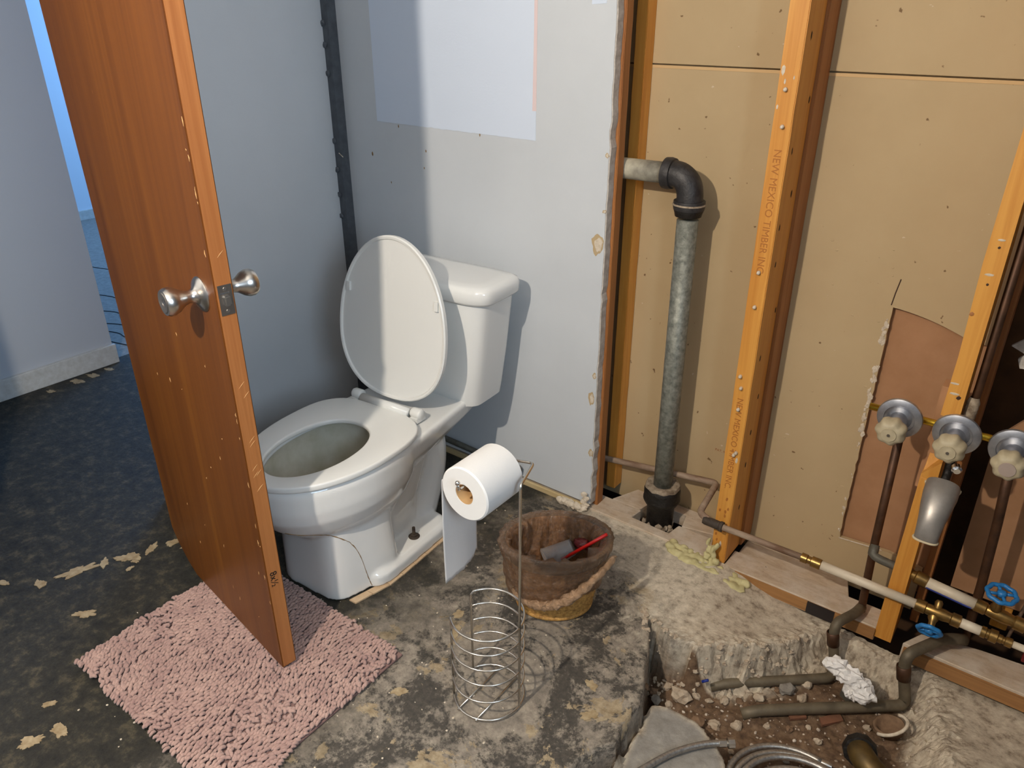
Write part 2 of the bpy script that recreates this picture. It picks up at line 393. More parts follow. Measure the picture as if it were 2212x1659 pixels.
def top_z(x, y):
    """height of the unbroken slab surface: sinks slightly beside the sole plate"""
    return -0.045 * sm(1.42, 1.62, x) * sm(-0.34, -0.05, y) - 0.02 * sm(1.6, 2.1, x)
def ground(x, y):
    nz = noise.noise(Vector((x * 22, y * 22, 0))); n2 = noise.noise(Vector((x * 60, y * 60, 3))); n3 = noise.noise(Vector((x * 130, y * 130, 9)))
    onledge = sm(-.40, -.25, y) if x < 2.0 else sm(1.9, 2.1, x)
    edge = sdist(x, y, PIT) + (0.014 * nz + .007 * n2 + .003 * n3) * (.22 + .78 * onledge)
    tz = top_z(x, y) + .003 * nz * sm(1.3, 1.5, x) + (.006 * n2 + .004 * n3) * sm(-.06, .0, edge) * onledge
    soil = -0.126 + 0.010 * nz + .005 * n2 + .003 * n3 + .02 * sm(1.90, 2.03, x)
    sd_ = min(math.hypot(x - q[0], y - q[1]) for q in SLABP); soil -= .11 * math.exp(-(sd_ / .032) ** 2) * sm(-.60, -.54, y) * (1 - sm(-.40, -.33, y) * .6)
    soil += .03 * math.exp(-((x - 1.50) ** 2 + (y + .42) ** 2) / .004) * 0
    steep = sm(0.0, .013, edge) if x < 1.49 and y < -.3 else sm(0, .040 + .022 * nz + .020 * sm(1.70, 1.80, x), edge)
    z = tz + (soil - tz) * steep
    dirt = sm(.004, .012, edge); rubble = 0
    if edge > -.02 and onledge > .5:
        z += (.045 * (abs(noise.noise(Vector((x * 32, y * 32, 7)))) - .2) + .018 * (abs(noise.noise(Vector((x * 75, y * 75, 2)))) - .2)) * sm(-.02, .03, edge) * (1 - sm(.05, .10, edge))
        rubble = sm(-.01, .01, edge) * (1 - sm(.05, .085, edge))
    gr = 0
    le = sdist(x, y, LOW) + .006 * nz
    if le > -.01:
        k = sm(-.006, .004, le); z = z + (max(z, -0.062 + .003 * nz + .0015 * n2) - z) * k; gr = k * sm(.0, .02, le); dirt = max(dirt * (1 - k), 0); rubble = max(rubble, k)
    led = sm(1.36, 1.5, x) * sm(-.36, -.28, y) * (1 - sm(0, .01, edge)) * .9
    return z, dirt, max(rubble, led), gr
GX0, GX1, GY0, GY1, ST = 1.30, 2.34, -0.93, 0.012, 0.0055
b = bmesh.new(); lay = b.loops.layers.float_color.new('dirt')
nx = int(round((GX1 - GX0) / ST)); ny = int(round((GY1 - GY0) / ST)); grid = []
info = {}
for i in range(nx + 1):
    row = []
    for j in range(ny + 1):
        x = GX0 + (GX1 - GX0) * i / nx; y = GY0 + (GY1 - GY0) * j / ny
        z, d, ru, gr = ground(x, y)
        if i in (0, nx) or j == 0: z, d, ru, gr = (0, 0, 0, 0) if x < 1.43 or i == nx else (z, d, ru, gr)
        v = b.verts.new((x, y, z)); row.append(v); info[v] = (d, ru, gr, 1)
    grid.append(row)
for i in range(nx):
    for j in range(ny):
        f = b.faces.new((grid[i][j], grid[i + 1][j], grid[i + 1][j + 1], grid[i][j + 1])); f.smooth = max(info[v][1] for v in f.verts) < .25 or info[f.verts[0]][2] > .3
        for lp in f.loops: lp[lay] = info[lp.vert]
def quad(x0, x1, y0, y1, z=0, cc=(0, 0, 0, 1)):
    f = b.faces.new([b.verts.new(p) for p in ((x0, y0, z), (x1, y0, z), (x1, y1, z), (x0, y1, z))])
    for lp in f.loops: lp[lay] = cc
quad(-1.30, GX0, -3.2, 0.012); quad(-6, -1.30, -3.2, .012, 0, (0, 0, 1, 1)); quad(GX0, 2.9, -3.2, GY0); quad(GX1, 2.9, GY0, 0.012); quad(-6, -1.2, 0.012, 3.2, .0, (0, 0, 1, 1)); quad(-1.2, -0.11, .012, 3.2, .0, (0, 0, 1, 1))
floor = struct(obj('floor', b, M['floor_stained']))
# slab body under the hole so the pit is closed
struct(boxo('floor', (-6, 2.9, -3.2, 3.2, -.40, -.30), M['board_dark']))

# flat scraps of old adhesive left on the slab
def patch(name, x, y, sx, sy, rot, seed, mat, parent, z=.0012):
    b = bmesh.new(); n = 44; vs = []
    for k in range(n):
        a = 2 * math.pi * k / n; r = 1 + .6 * noise.noise(Vector((math.cos(a) * 1.5 + seed * 5, math.sin(a) * 1.5, seed))) + .35 * noise.noise(Vector((math.cos(a) * 5 + seed * 3, math.sin(a) * 5, seed)))
        px, py = math.cos(a) * r * sx, math.sin(a) * r * sy
        vs.append(b.verts.new((x + px * math.cos(rot) - py * math.sin(rot), y + px * math.sin(rot) + py * math.cos(rot), z)))
    f = b.faces.new(vs); g = bmesh.ops.extrude_face_region(b, geom=[f])
    for v in g['geom']:
        if isinstance(v, bmesh.types.BMVert): v.co.z -= .0016
    bmesh.ops.recalc_face_normals(b, faces=b.faces)
    return obj(name, b, mat, parent)
PATCHES = [(-.01, -1.19, .022, .01), (.015, -1.10, .05, .016), (.04, -1.04, .02, .01), (.075, -.985, .034, .018), (.085, -.925, .022, .012), (.10, -.985, .012, .006),
           (.11, -.875, .022, .012), (.125, -.85, .016, .008), (.16, -.855, .016, .01), (.20, -1.17, .012, .028), (-.10, -1.25, .02, .008), (.12, -1.01, .012, .006),
           (.51, -1.38, .022, .014), (.49, -1.43, .026, .014), (.42, -1.36, .008, .016), (1.02, -.86, .018, .010), (1.00, -.64, .020, .012), (.965, -.59, .012, .016), (1.06, -.335, .018, .010), (1.36, -.58, .018, .010), (1.40, -.655, .022, .014)]
for i, (x, y, sx, sy) in enumerate(PATCHES):
    patch('adhesive_patch', x, y, sx, sy, i * 1.3, i, M['adhesive'], floor)
HALLP = [(-1.2, -.52, .03, .02), (-1.2, -.45, .03, .018), (-1.21, -.38, .02, .012), (-1.19, -.63, .02, .012)]
for i, (x, y, sx, sy) in enumerate(HALLP): patch('adhesive_patch', x, y, sx, sy, .3, 50 + i, M['adhesive'], floor)
# crumbs on the slab
b = bmesh.new(); rr = random.Random(3)
for k in range(260):
    x, y = rr.uniform(.3, 1.42), rr.uniform(-1.35, -.1)
    if x > 1.3 and y < -.3: x -= .3
    s = rr.uniform(.001, .0032); blob(b, (x, y, s * .4), (s, s * rr.uniform(.5, 1.4), s * .6), k, 1, .3)
stuff(obj('crumbs', b, M['plaster'], floor))

# ------------------------------------------------------------------ room shell
DW = 1.19                                   # back drywall ends here in world x (cut edge)
# left wall with the doorway
wl = struct(obj('wall_left', None or (lambda: (lambda b: (box(b, -.11, 0, -.765, -.033, .0, 2.4), box(b, -.11, 0, -3.2, -1.35, 0, 2.4), box(b, -.11, 0, -1.35, -.765, 2.08, 2.4), b)[-1])(bmesh.new()))(), M['paint_grey']))
# back wall: painted drywall, cut ragged on the right
edge = []
for k in range(120):
    z = 2.4 * (1 - k / 119.0); z = max(z, .022)
    edge.append((.992 + .004 * noise.noise(Vector((z * 30, 1, 2))) + .003 * noise.noise(Vector((z * 90, 4, 2))), z))
b = bmesh.new(); prism(b, [(.028, .022), (.028, 2.4)] + edge, .0, .028, 'y')
wb = struct(obj('wall_back', b, M['paint_grey']))
# gypsum core showing at the cut edge and torn spots
b = bmesh.new(); pl = [(e[0] + .0035 + .0025 * noise.noise(Vector((e[1] * 70, 8, 1))), e[1]) for e in edge] + [(e[0] - .004, e[1]) for e in edge[::-1]]
prism(b, pl, .0015, .027, 'y'); obj('gypsum_core', b, M['gypsum'], wb)
for (x, z, sx, sz, sd) in [(.973, .842, .017, .028, 1), (.978, .385, .010, .020, 2), (.986, .205, .008, .012, 3), (.988, 1.07, .005, .006, 4), (.989, .93, .006, .004, 5), (.984, .46, .006, .01, 6)]:
    for nm, k, mt, yy in (('torn_paper', 1.0, 'kraft', -.0008), ('torn_gypsum', .66, 'plaster', -.0016)):
        b = bmesh.new(); n = 18
        P = []
        for a in range(n):
            an = 2 * math.pi * a / n; r_ = k * (1 + .5 * noise.noise(Vector((math.cos(an) * 2 + sd * 3, math.sin(an) * 2, sd + k))))
            P.append((min(x + (1 - k) * sx * .7 + math.cos(an) * r_ * sx, .9935), z + math.sin(an) * r_ * sz))
        prism(b, P, yy, .004, 'y'); obj(nm, b, M[mt], wb)
# unpainted rectangle where a cabinet hung
b = bmesh.new(); P = [(.172, 1.092), (.172, 2.0), (.768, 2.0)] + [(.768 - .596 * k / 40, 1.086 + .004 * k / 40 + .0022 * noise.noise(Vector((k * .7, 2, 2)))) for k in range(41)]
prism(b, P, -.0009, .002, 'y'); obj('bare_patch', b, M['paint_patch'], wb)
b = bmesh.new(); prism(b, [(.757, 1.16), (.7595, 1.35), (.76, 1.9), (.769, 1.9), (.769, 1.16)], -.0012, .002, 'y'); obj('pink_paint_strip', b, M['paint_pink'], wb)
b = bmesh.new(); prism(b, [(.925, 1.408), (.965, 1.41), (.965, 1.9), (.925, 1.9)], -.0009, .002, 'y'); obj('bare_patch', b, M['paint_patch'], wb)
for (x, z, s) in [(.262, 1.082, .004), (.578, 1.084, .004), (.14, .99, .006), (.215, .91, .003), (.37, 1.02, .0035), (.36, .97, .003)]:
    b = bmesh.new(); blob(b, (x, -.0005, z), (s * .55, .0012, s * 1.3), int(x * 100), 1, .3); obj('nail_hole', b, M['rust_line'], wb)
# dark corner post in the open joint between the two walls
cp = struct(boxo('trim_1', (-.06, .028, -.033, .012, 0, 2.4), M['slate']))
for z in (1.36, 1.30, 1.22, 1.02, .93, 1.5, .85, .78):
    b = bmesh.new(); blob(b, (.004, -.0345, z), (.010, .005, .010), int(z * 100), 2, .4); obj('putty_lump', b, M['slate'], cp)
b = bmesh.new(); tube(b, [(.022, -.036, .985), (.034, -.03, .972)], .0012, 6); obj('loose_thread', b, M['plaster'], cp)
struct(boxo('wall_right', (2.75, 2.86, -3.2, .0, 0, 1.20), M['paint_blue']))
struct(boxo('wall_right', (2.75, 2.86, -3.2, .0, 2.0, 2.4), M['paint_blue']))
struct(boxo('wall_right', (2.75, 2.86, -3.2, -2.10, 1.20, 2.0), M['paint_blue']))
struct(boxo('wall_right', (2.75, 2.86, -1.40, .0, 1.20, 2.0), M['paint_blue']))
struct(boxo('wall_right', (2.75, 2.86, 0, .5, 0, 2.4), M['board_dark']))
wn = struct(boxo('window_1', (2.77, 2.80, -2.12, -2.08, 1.18, 2.02), M['trim_white']))
for d in ((2.77, 2.80, -1.42, -1.38, 1.18, 2.02), (2.77, 2.80, -2.12, -1.38, 1.18, 1.22), (2.77, 2.80, -2.12, -1.38, 1.98, 2.02)): boxo('window_frame', d, M['trim_white'], wn)
struct(boxo('wall_light_block', (2.42, 2.52, -1.30, .34, -.3, 2.4), M['paint_blue']))  # unseen stub wall, added to keep the window daylight off the open studs
struct(boxo('wall_front', (-.11, 2.86, -3.3, -3.2, 0, 2.4), M['paint_blue']))
struct(boxo('ceiling', (-6, 2.9, -3.3, 3.3, 2.4, 2.5), M['ceiling_white']))
# hall beyond the doorway
hw = struct(boxo('wall_hall', (-1.38, -1.265, -3.2, -.318, 0, 2.4), M['paint_hall']))
struct(boxo('baseboard_hall', (-1.265, -1.248, -3.2, -.310, 0, .085), M['trim_white'], None, .003))
struct(boxo('wall_hall_end', (-1.38, -.11, -3.3, -3.2, 0, 2.4), M['paint_hall']))
struct(boxo('wall_far', (-6.1, 0, 3.2, 3.3, 0, 2.4), M['far_paint']))
struct(boxo('wall_far_left', (-4.0, -3.9, -3.2, 3.2, 0, 2.4), M['far_paint']))
struct(boxo('baseboard_far', (-3.9, -3.885, -3.2, 3.2, 0, .07), M['trim_white'], None, .003))
struct(boxo('wall_far_side', (-.11, -.10, .19, 3.2, 0, 2.4), M['far_paint']))
# cracks in the hall floor paint
for k, (x, y) in enumerate([(-2.0, .1), (-1.75, -.03), (-1.55, -.1), (-1.48, -.15), (-1.42, -.2), (-2.6, .33)]):
    b = bmesh.new(); tube(b, spline([(x - .25, y - .05, .001), (x - .1, y + .03 * math.sin(k), .001), (x, y, .001), (x + .15, y + .04, .001)], 4), .0022, 5); obj('floor_crack', b, M['marker'], floor)
# jamb that carries the door hinges
jb = struct(boxo('trim_2', (-.10, .165, -.764, -.735, 0, 2.08), M['trim_white']))
boxo('jamb_stop', (.09, .165, -.835, -.764, 0, 2.08), M['trim_white'], jb)

# ------------------------------------------------------------------ wall lamp behind the camera (the room's light)
lp = thing('pendant_bulb', 'bare bulb hanging on a cord from the ceiling', 'lamp', (LAMP_POS.x, LAMP_POS.y, 2.4))
latheo('ceiling_rose', [(0, 0), (.05, 0), (.045, .015), (.01, .03), (0, .03)], (LAMP_POS.x, LAMP_POS.y, 2.4), (0, 0, -1), M['trim_white'], lp, 24)
tubeo('cord', [(LAMP_POS.x, LAMP_POS.y, 2.38), (LAMP_POS.x, LAMP_POS.y, LAMP_POS.z + .09)], .004, M['marker'], lp, 8)
latheo('socket', [(0, .12), (.012, .12), (.019, .10), (.019, .06), (.012, .050), (0, .050)], LAMP_POS, (0, 0, 1), M['trim_white'], lp, 16)
t = MT('bulb'); em = t.n('ShaderNodeEmission'); em.inputs[0].default_value = (1.0, .87, .72, 1); em.inputs[1].default_value = 30
t.l(em.outputs[0], t.N['Material Output'].inputs[0]); M['bulb'] = t.m
b = bmesh.new(); bmesh.ops.create_uvsphere(b, u_segments=16, v_segments=10, radius=.016, matrix=Matrix.Translation(LAMP_POS + Vector((0, 0, .040)))); obj('bulb', b, M['bulb'], lp, True)
pl_ = bpy.data.lights.new('bulb_light', 'POINT'); pl_.energy = LAMP_POWER; pl_.color = (1.0, .885, .74); pl_.shadow_soft_size = LAMP_R
plo = bpy.data.objects.new('bulb_light', pl_); COL.objects.link(plo); plo.location = LAMP_POS; plo.parent = lp; plo.matrix_parent_inverse = parent_matrix(lp).inverted()

# ------------------------------------------------------------------ open stud wall
SY = .196                                  # face of the kraft board
wp = thing('sheathing', 'x', 'x'); del wp['label'], wp['category']; wp.name = 'wall_partition'; struct(wp)
hole = [(1.676, .092)] + [(1.676 + .0 * k - .003 + .003 * noise.noise(Vector((k * .9, 3, 3))), .092 + (.765 - .092) * k / 40) for k in range(1, 40)] + [(1.673, .765)] + \
       [(1.673 + .17 * k / 10, .765 - .012 * (k / 10) - .03 * (k / 10) ** 2 + .002 * noise.noise(Vector((k, 9, 1)))) for k in range(1, 11)]
low = [(.55, -.05), (.55, 1.2705), (1.885, 1.2705), (1.885, .72)] + hole[::-1] + [(1.80, .10), (1.885, .085), (1.885, -.05)]
b = bmesh.new(); prism(b, low, SY, SY + .0125, 'y'); obj('board_panel', b, M['kraft'], wp)
simple('kraft_edge', srgb(206, 172, 124), .8)
boxo('panel_edge', (.56, 1.884, SY - .0008, SY + .004, 1.2635, 1.2703), M['kraft_edge'], wp)
boxo('board_panel', (.55, 2.75, SY - .001, SY + .0115, 1.2738, 2.4), M['kraft'], wp, .0015)
boxo('board_panel', (.55, 2.75, SY + .0126, SY + .022, 1.22, 1.34), M['kraft'], wp)
boxo('backing_board', (1.60, 1.888, SY + .018, SY + .030, 0, .86), M['board_pink'], wp)
b = bmesh.new(); prism(b, [(1.955, .06), (1.95, .50), (2.02, .60), (2.75, .62), (2.75, .06)], SY + .012, SY + .024, 'y'); obj('backing_board', b, M['board_pink'], wp)
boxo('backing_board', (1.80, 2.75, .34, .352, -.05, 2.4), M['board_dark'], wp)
b = bmesh.new(); prism(b, [(1.925, .735), (1.945, .755), (2.1, .752), (2.1, .735), (2.0, .73), (1.975, .715), (1.968, .69), (1.952, .688), (1.944, .708), (1.955, .722)], SY - .01, SY, 'y'); obj('torn_board_scrap', b, M['gypsum'], wp)
b = bmesh.new(); rr = random.Random(11)
for k in range(70):                         # torn white paper along the cut
    z = rr.choice([rr.uniform(.66, .735), rr.uniform(.50, .62), rr.uniform(.42, .52), rr.uniform(.11, .42)]); big_ = z > .42
    s = rr.uniform(.002, .006) if big_ else rr.uniform(.001, .003)
    blob(b, (1.6715 - rr.uniform(0, .010 if big_ else .006), SY - .001, z), (s * .8, .0012, s * 1.4), k, 2, .9, 2.2)
for k in range(30):
    t_ = k / 29; blob(b, (1.677 + .10 * t_, SY - .002, .0925 + .008 * t_), (.006, .002, .0018), k, 1, .4)
stuff(obj('torn_paper_edge', b, M['plaster'], wp))
b = bmesh.new(); tube(b, [(1.668, SY - .0005, .77), (1.671, SY - .0005, .80), (1.676, SY - .0005, .835)], .0014, 5); obj('cut_line', b, M['knot'], wp)
rr = random.Random(5)
for k in range(26):                         # blisters and dents of the paper face
    x, z = rr.uniform(1.47, 1.66), rr.uniform(.08, .95); s = rr.uniform(.002, .006)
    b = bmesh.new(); blob(b, (x, SY, z), (s, .0012, s * .6), k, 1, .3); obj('paper_blister', b, M['kraft'], wp)

def text(name, body, size, mat, loc, xdir, ydir, parent, depth=.0003):
    c = bpy.data.curves.new(name, 'FONT'); c.body = body; c.size = size; c.extrude = depth; c.align_x = 'LEFT'
    o = bpy.data.objects.new('tmp', c); COL.objects.link(o); bpy.context.view_layer.update()
    me = bpy.data.meshes.new_from_object(o.evaluated_get(bpy.context.evaluated_depsgraph_get())); bpy.data.objects.remove(o)
    xd, yd = Vector(xdir).normalized(), Vector(ydir).normalized(); zd = xd.cross(yd)
    mm = Matrix((xd, yd, zd)).transposed().to_4x4(); mm.translation = loc; me.transform(mm); me.materials.clear(); me.materials.append(mat)
    return obj(name, me, mat, parent)
def stud(x0, x1, y0, y1, z0, z1, label, front='stud', seed=0, ysplit=None):
    t_ = thing('wall_stud', label, 'stud', ((x0 + x1) / 2, (y0 + y1) / 2, z0), 'wall studs')
    b = bmesh.new(); n = 40; rings = []
    for k in range(n + 1):
        z = z0 + (z1 - z0) * k / n; w = .0012 * noise.noise(Vector((z * 12, seed, 1))); w2 = .0012 * noise.noise(Vector((z * 12, seed, 5)))
        rings.append([(x0 + w, y0, z), (x1 + w2, y0, z), (x1 + w2, y1, z), (x0 + w, y1, z)])
    loft(b, rings); bmesh.ops.bevel(b, geom=[e for e in b.edges if abs(e.verts[0].co.z - e.verts[1].co.z) > .01], offset=.0018, segments=2, affect='EDGES')
    o = obj('board', b, M[front], t_); o.data.materials.append(M['stud_side'])
    return t_
s1 = stud(.972, 1.002, .0285, .062, 0.0, 2.4, 'wooden stud right behind the cut edge of the grey drywall', 'stud_side', 1)
s1b = stud(.962, .993, .150, SY - .0005, 0.0, 2.4, 'narrow wooden stud nailed to the tan board beside the drywall edge', 'stud', 2)
s2 = stud(1.386, 1.4285, .012, .118, .0, 2.4, 'stamped orange wooden stud with nail plugs beside the drain pipe', 'stud', 3)
s2b = stud(1.397, 1.4355, .1185, SY - .0005, .0, 2.4, 'wooden furring stud directly behind the stamped stud', 'stud_side', 4)
# stamped lettering, nail plugs, knots
for (z, s, body) in ((1.125, .0235, 'NEW MEXICO TIMBER INC.'), (.515, .0225, 'NEW MEXICO TIMBER INC.')):
    text('stamp', body, s, M['stamp'], (1.399, .0117, z), (.0, 0, -1), (1, 0, 0), s2)
def plug(x, y, z, par):
    b = bmesh.new(); lathe(b, [(0, -.002), (.0035, -.002), (.0045, .004), (.004, .008), (.0018, .010), (0, .010)], (x, y, z), (0.1, -1, -.2), 10); obj('nail_plug', b, M['plaster'], par, True)
for (px_, z) in ((1.404, 1.2475), (1.409, 1.173), (1.405, .847), (1.4075, .762), (1.404, .545), (1.405, .485), (1.398, .576), (1.416, .36), (1.411, .352)): plug(px_, .0122, z, s2)
rr = random.Random(8)
for z in (1.35, 1.22, 1.12, 1.02, .95, .86, .73, .62, .50, .40, .30, .16):
    b = bmesh.new(); blob(b, (1.4288, rr.uniform(.03, .105), z), (.0008, .004, .009), int(z * 50), 1, .3); obj('knot', b, M['knot'], s2)
for k in range(14):
    b = bmesh.new(); z = rr.uniform(.04, .38); blob(b, (rr.uniform(1.392, 1.42), .0118, z), (.003, .0006, .006), k + 80, 1, .5); obj('stain', b, M['stamp'], s2)
for (x, z, s) in ((1.40, 1.262, .004), (1.393, 1.285, .007), (1.391, 1.21, .004), (1.418, 1.27, .003), (1.42, .335, .006), (1.41, .06, .006)):
    b = bmesh.new(); blob(b, (x, .0118, z), (s * .6, .001, s * 1.6), int(z * 77), 1, .5); obj('paint_fleck', b, M['plaster'], s2)
# right-hand stud, notched for the faucet
s3 = thing('wall_stud', 'notched orange wooden stud behind the tub faucet', 'stud', (1.86, .06, 0), 'wall studs')
b = bmesh.new(); prism(b, [(1.843, .612), (1.8455, .75), (1.842, .95), (1.846, 1.2), (1.844, 2.4), (1.879, 2.4), (1.879, .606)], .012, .10, 'y'); obj('board', b, M['stud'], s3)
b = bmesh.new(); prism(b, [(1.834, -.03), (1.838, .46), (1.872, .50), (1.874, -.03)], .012, .10, 'y'); obj('board', b, M['stud'], s3)
boxo('notch_block', (1.828, 1.872, .055, .10, .40, .66), M['board_pink'], s3)
b = bmesh.new(); prism(b, [(.0115, .45), (.0115, .40), (.06, .44), (.06, .50)], 1.84, 1.868, 'x'); obj('splinter', b, M['stud'], s3)
for (x, z, s, mt) in ((1.862, .985, .003, 'knot'), (1.86, .91, .003, 'knot'), (1.848, .845, .005, 'stud_side'), (1.867, .66, .005, 'knot')):
    b = bmesh.new(); blob(b, (x, .0118, z), (s, .0008, s), int(z * 99), 1, .2); obj('knot', b, M[mt], s3)
for (x, z, s) in ((1.853, .69, .006), (1.858, .667, .007), (1.858, .93, .006), (1.862, 1.0, .005)):
    b = bmesh.new(); blob(b, (x, .0118, z), (s * 1.4, .0008, s * .5), int(z * 91), 1, .4); obj('paint_fleck', b, M['plaster'], s3)
s4 = stud(1.893, 1.912, .115, .20, -.02, 2.4, 'dark brown stud in the open cavity right of the notched stud', 'stud_side', 9)
s5 = stud(2.06, 2.098, .22, .31, -.02, 2.4, 'wooden stud deep inside the open cavity', 'stud', 12)

# sole plates: two boards side by side, the drain passes between them
def plate(name, poly, z0, z1, label, seed):
    b = bmesh.new(); prism(b, poly, z0, z1, 'z'); bmesh.ops.bevel(b, geom=[e for e in b.edges], offset=.0018, segments=1, affect='EDGES')
    o = obj(name, b, M['sole_wood']); tag(o, label, 'board', 'sole plate boards'); return o
sp1 = plate('sole_plate', [(.05, .003), (.05, .088), (1.125, .088), (1.118, .040), (1.245, .036), (1.252, .088), (1.384, .088), (1.384, .003)], -.04, .006, 'dusty front sole board running from the toilet wall to the stamped stud', 1)
sp2 = plate('sole_plate', [(1.02, .092), (1.06, .187), (1.245, .187), (1.40, .187), (1.40, .122), (1.26, .092), (1.246, .150), (1.128, .150), (1.118, .092)], -.04, .004, 'dusty rear sole board chipped around the drain pipe', 2)
sp3 = plate('sole_plate', [(1.43, .008), (1.43, .088), (1.835, .088), (1.835, .012)], -.045, -.002, 'sole board with a scorch mark between stamped and notched stud', 3)
sp4 = plate('sole_plate', [(1.435, .092), (1.435, .187), (1.72, .187), (1.75, .092)], -.05, -.020, 'rear sole board between stamped and notched stud', 4)
sp5 = plate('sole_plate', [(1.90, .0), (1.93, .06), (1.98, .075), (2.06, .09), (2.15, .10), (2.75, .10), (2.75, -.01)], -.05, -.004, 'broken sole board under the white pipe right of the notched stud', 5)
for par, x0, x1, yy in ((sp1, 1.27, 1.384, .0022), (sp3, 1.432, 1.834, .0072)):
    boxo('front_grain', (x0, x1, yy - .002, yy + .004, -.038, -.006), M['sole_front'], par)
boxo('front_grain', (1.905, 2.75, -.013, -.004, -.045, -.010), M['sole_front'], sp5)
boxo('scorch_mark', (1.665, 1.735, .0035, .009, -.040, -.0055), M['burnt'], sp3)
# base strip left of the bin under the drywall
tag(boxo('base_strip', (.10, .985, -.010, .0, -.005, .017), M['strip_wood'], None, .002), 'yellowish wooden strip at the foot of the grey back wall', 'board')
b = bmesh.new()
for k in range(16): blob(b, (.90 + .008 * (k % 11), -.022 + .006 * math.sin(k * 2.1), .008 + .004 * (k % 3)), (.014, .011, .009), k, 2, .4)
for k in range(10): blob(b, (.975 + .004 * (k % 4), -.012, .006 + .006 * k), (.010, .006, .006), k + 30, 2, .5)
tag(stuff(obj('plaster_crumble', b, M['plaster'])), 'crumbled white plaster at the drywall corner behind the bin', 'plaster')
# expanding foam
b = bmesh.new(); rr = random.Random(21)
for k in range(46):
    t_ = k / 45; x = 1.27 + .235 * t_; blob(b, (x, -.012 + .02 * math.sin(k * 1.7) - .02 * t_, .004 - .02 * t_), (rr.uniform(.008, .02), rr.uniform(.008, .017), rr.uniform(.005, .014)), k, 2, .35)
for k in range(16): blob(b, (1.40 + rr.uniform(-.018, .016), -.006 + rr.uniform(-.008, .006), .006 + .0042 * k), (.011 - .0004 * k, .010, .010), k + 60, 2, .4)
foam = obj('spray_foam', b, M['foam_yellow'], None, True); md = foam.modifiers.new('r', 'REMESH'); md.mode = 'VOXEL'; md.voxel_size = .003; md = foam.modifiers.new('s', 'SMOOTH'); md.iterations = 2; apply_mods(foam)
tag(foam, 'hardened pale yellow spray foam at the foot of the stamped stud', 'foam')

# ------------------------------------------------------------------ door
DA = Vector((.773, -.990, 0)); DD = Vector((-.9898, .1426, 0)).normalized(); DN = Vector((.1426, .9898, 0)).normalized()
def dpt(s, n, z): return DA + DD * s + DN * n + Vector((0, 0, z))
door = thing('door', 'brown varnished wooden door standing open with worn edge and round knobs', 'door', dpt(.29, .017, 0)); door.name = 'door_1'; door['kind'] = 'structure'
b = bmesh.new(); P = [(.0, .024), (.457, .024), (.50, .045), (.545, .082), (.574, .122), (.585, .9), (.635, 2.03), (0, 2.03)]
A = [b.verts.new(dpt(s, 0, z)) for s, z in P]; B = [b.verts.new(dpt(s, .035, z)) for s, z in P]
b.faces.new(A); b.faces.new(B[::-1])
for i in range(len(P)): b.faces.new((A[i], B[i], B[(i + 1) % len(P)], A[(i + 1) % len(P)]))
bmesh.ops.recalc_face_normals(b, faces=b.faces)
bmesh.ops.bevel(b, geom=list(b.edges), offset=.0016, segments=2, affect='EDGES')
slab = obj('leaf', b, M['door_wood'], door)
b = bmesh.new()
vs = [b.verts.new(dpt(s, n, z)) for z in (.027, 2.027) for s, n in ((-.0006, .0022), (-.0006, .0328), (.004, .0328), (.004, .0022))]
for f in ((0, 1, 5, 4), (1, 2, 6, 5), (2, 3, 7, 6), (3, 0, 4, 7), (4, 5, 6, 7), (3, 2, 1, 0)): b.faces.new([vs[i] for i in f])
bmesh.ops.recalc_face_normals(b, faces=b.faces); obj('edge_strip', b, M['door_edge'], slab)
rr = random.Random(2)
for k in range(34):                         # chips and scratches on the leaf
    s, z = (rr.uniform(.0, .012), rr.uniform(.05, 1.25)) if k < 16 else (rr.uniform(.03, .42), rr.uniform(.08, .85))
    L_ = rr.uniform(.003, .016) if k < 16 else rr.uniform(.002, .012)
    b = bmesh.new(); tube(b, [dpt(s, -.0001, z), dpt(s + rr.uniform(-.002, .002), -.0001, z + L_ / 2), dpt(s + rr.uniform(-.002, .002), -.0001, z + L_)], [.0003, rr.uniform(.0006, .0013), .0003], 5); obj('scratch', b, M['door_chip'], slab)
for k in range(10):
    z = rr.uniform(.5, 1.1); n0 = rr.uniform(.006, .02); b = bmesh.new(); tube(b, [dpt(-.0007, n0, z), dpt(-.0007, n0 + .006, z + .006), dpt(-.0007, n0 + .012, z + .011)], [.0002, .0006, .0002], 5); obj('scratch', b, M['door_chip'], slab)
KZ = .925
def knob(side):
    org = dpt(.062, 0 if side < 0 else .035, KZ); ax = DN * side
    o = latheo('door_knob', [(.0335, -.002), (.0335, .002), (.030, .006), (.020, .010), (.013, .016), (.0115, .024), (.014, .034), (.0225, .046), (.0265, .056), (.0265, .064), (.0235, .070), (0, .070)], org, ax, M['nickel'], door, 40)
    latheo('knob_face', [(.020, .0701), (.018, .0715), (.006, .0705), (.0055, .069), (0, .069)], org, ax, M['nickel_dark'], o, 24)
knob(-1); knob(1)
b = bmesh.new()
def edge_box(b, n0, n1, z0, z1, t0, t1):
    vs = [b.verts.new(dpt(s, n, z)) for s in (t0, t1) for n in (n0, n1) for z in (z0, z1)]
    for f in ((0, 1, 3, 2), (4, 6, 7, 5), (0, 4, 5, 1), (2, 3, 7, 6), (0, 2, 6, 4), (1, 5, 7, 3)): b.faces.new([vs[i] for i in f])
    bmesh.ops.recalc_face_normals(b, faces=b.faces)
edge_box(b, .005, .031, KZ - .0285, KZ + .0285, -.0016, .004); lt = obj('latch_plate', b, M['nickel_dark'], door)
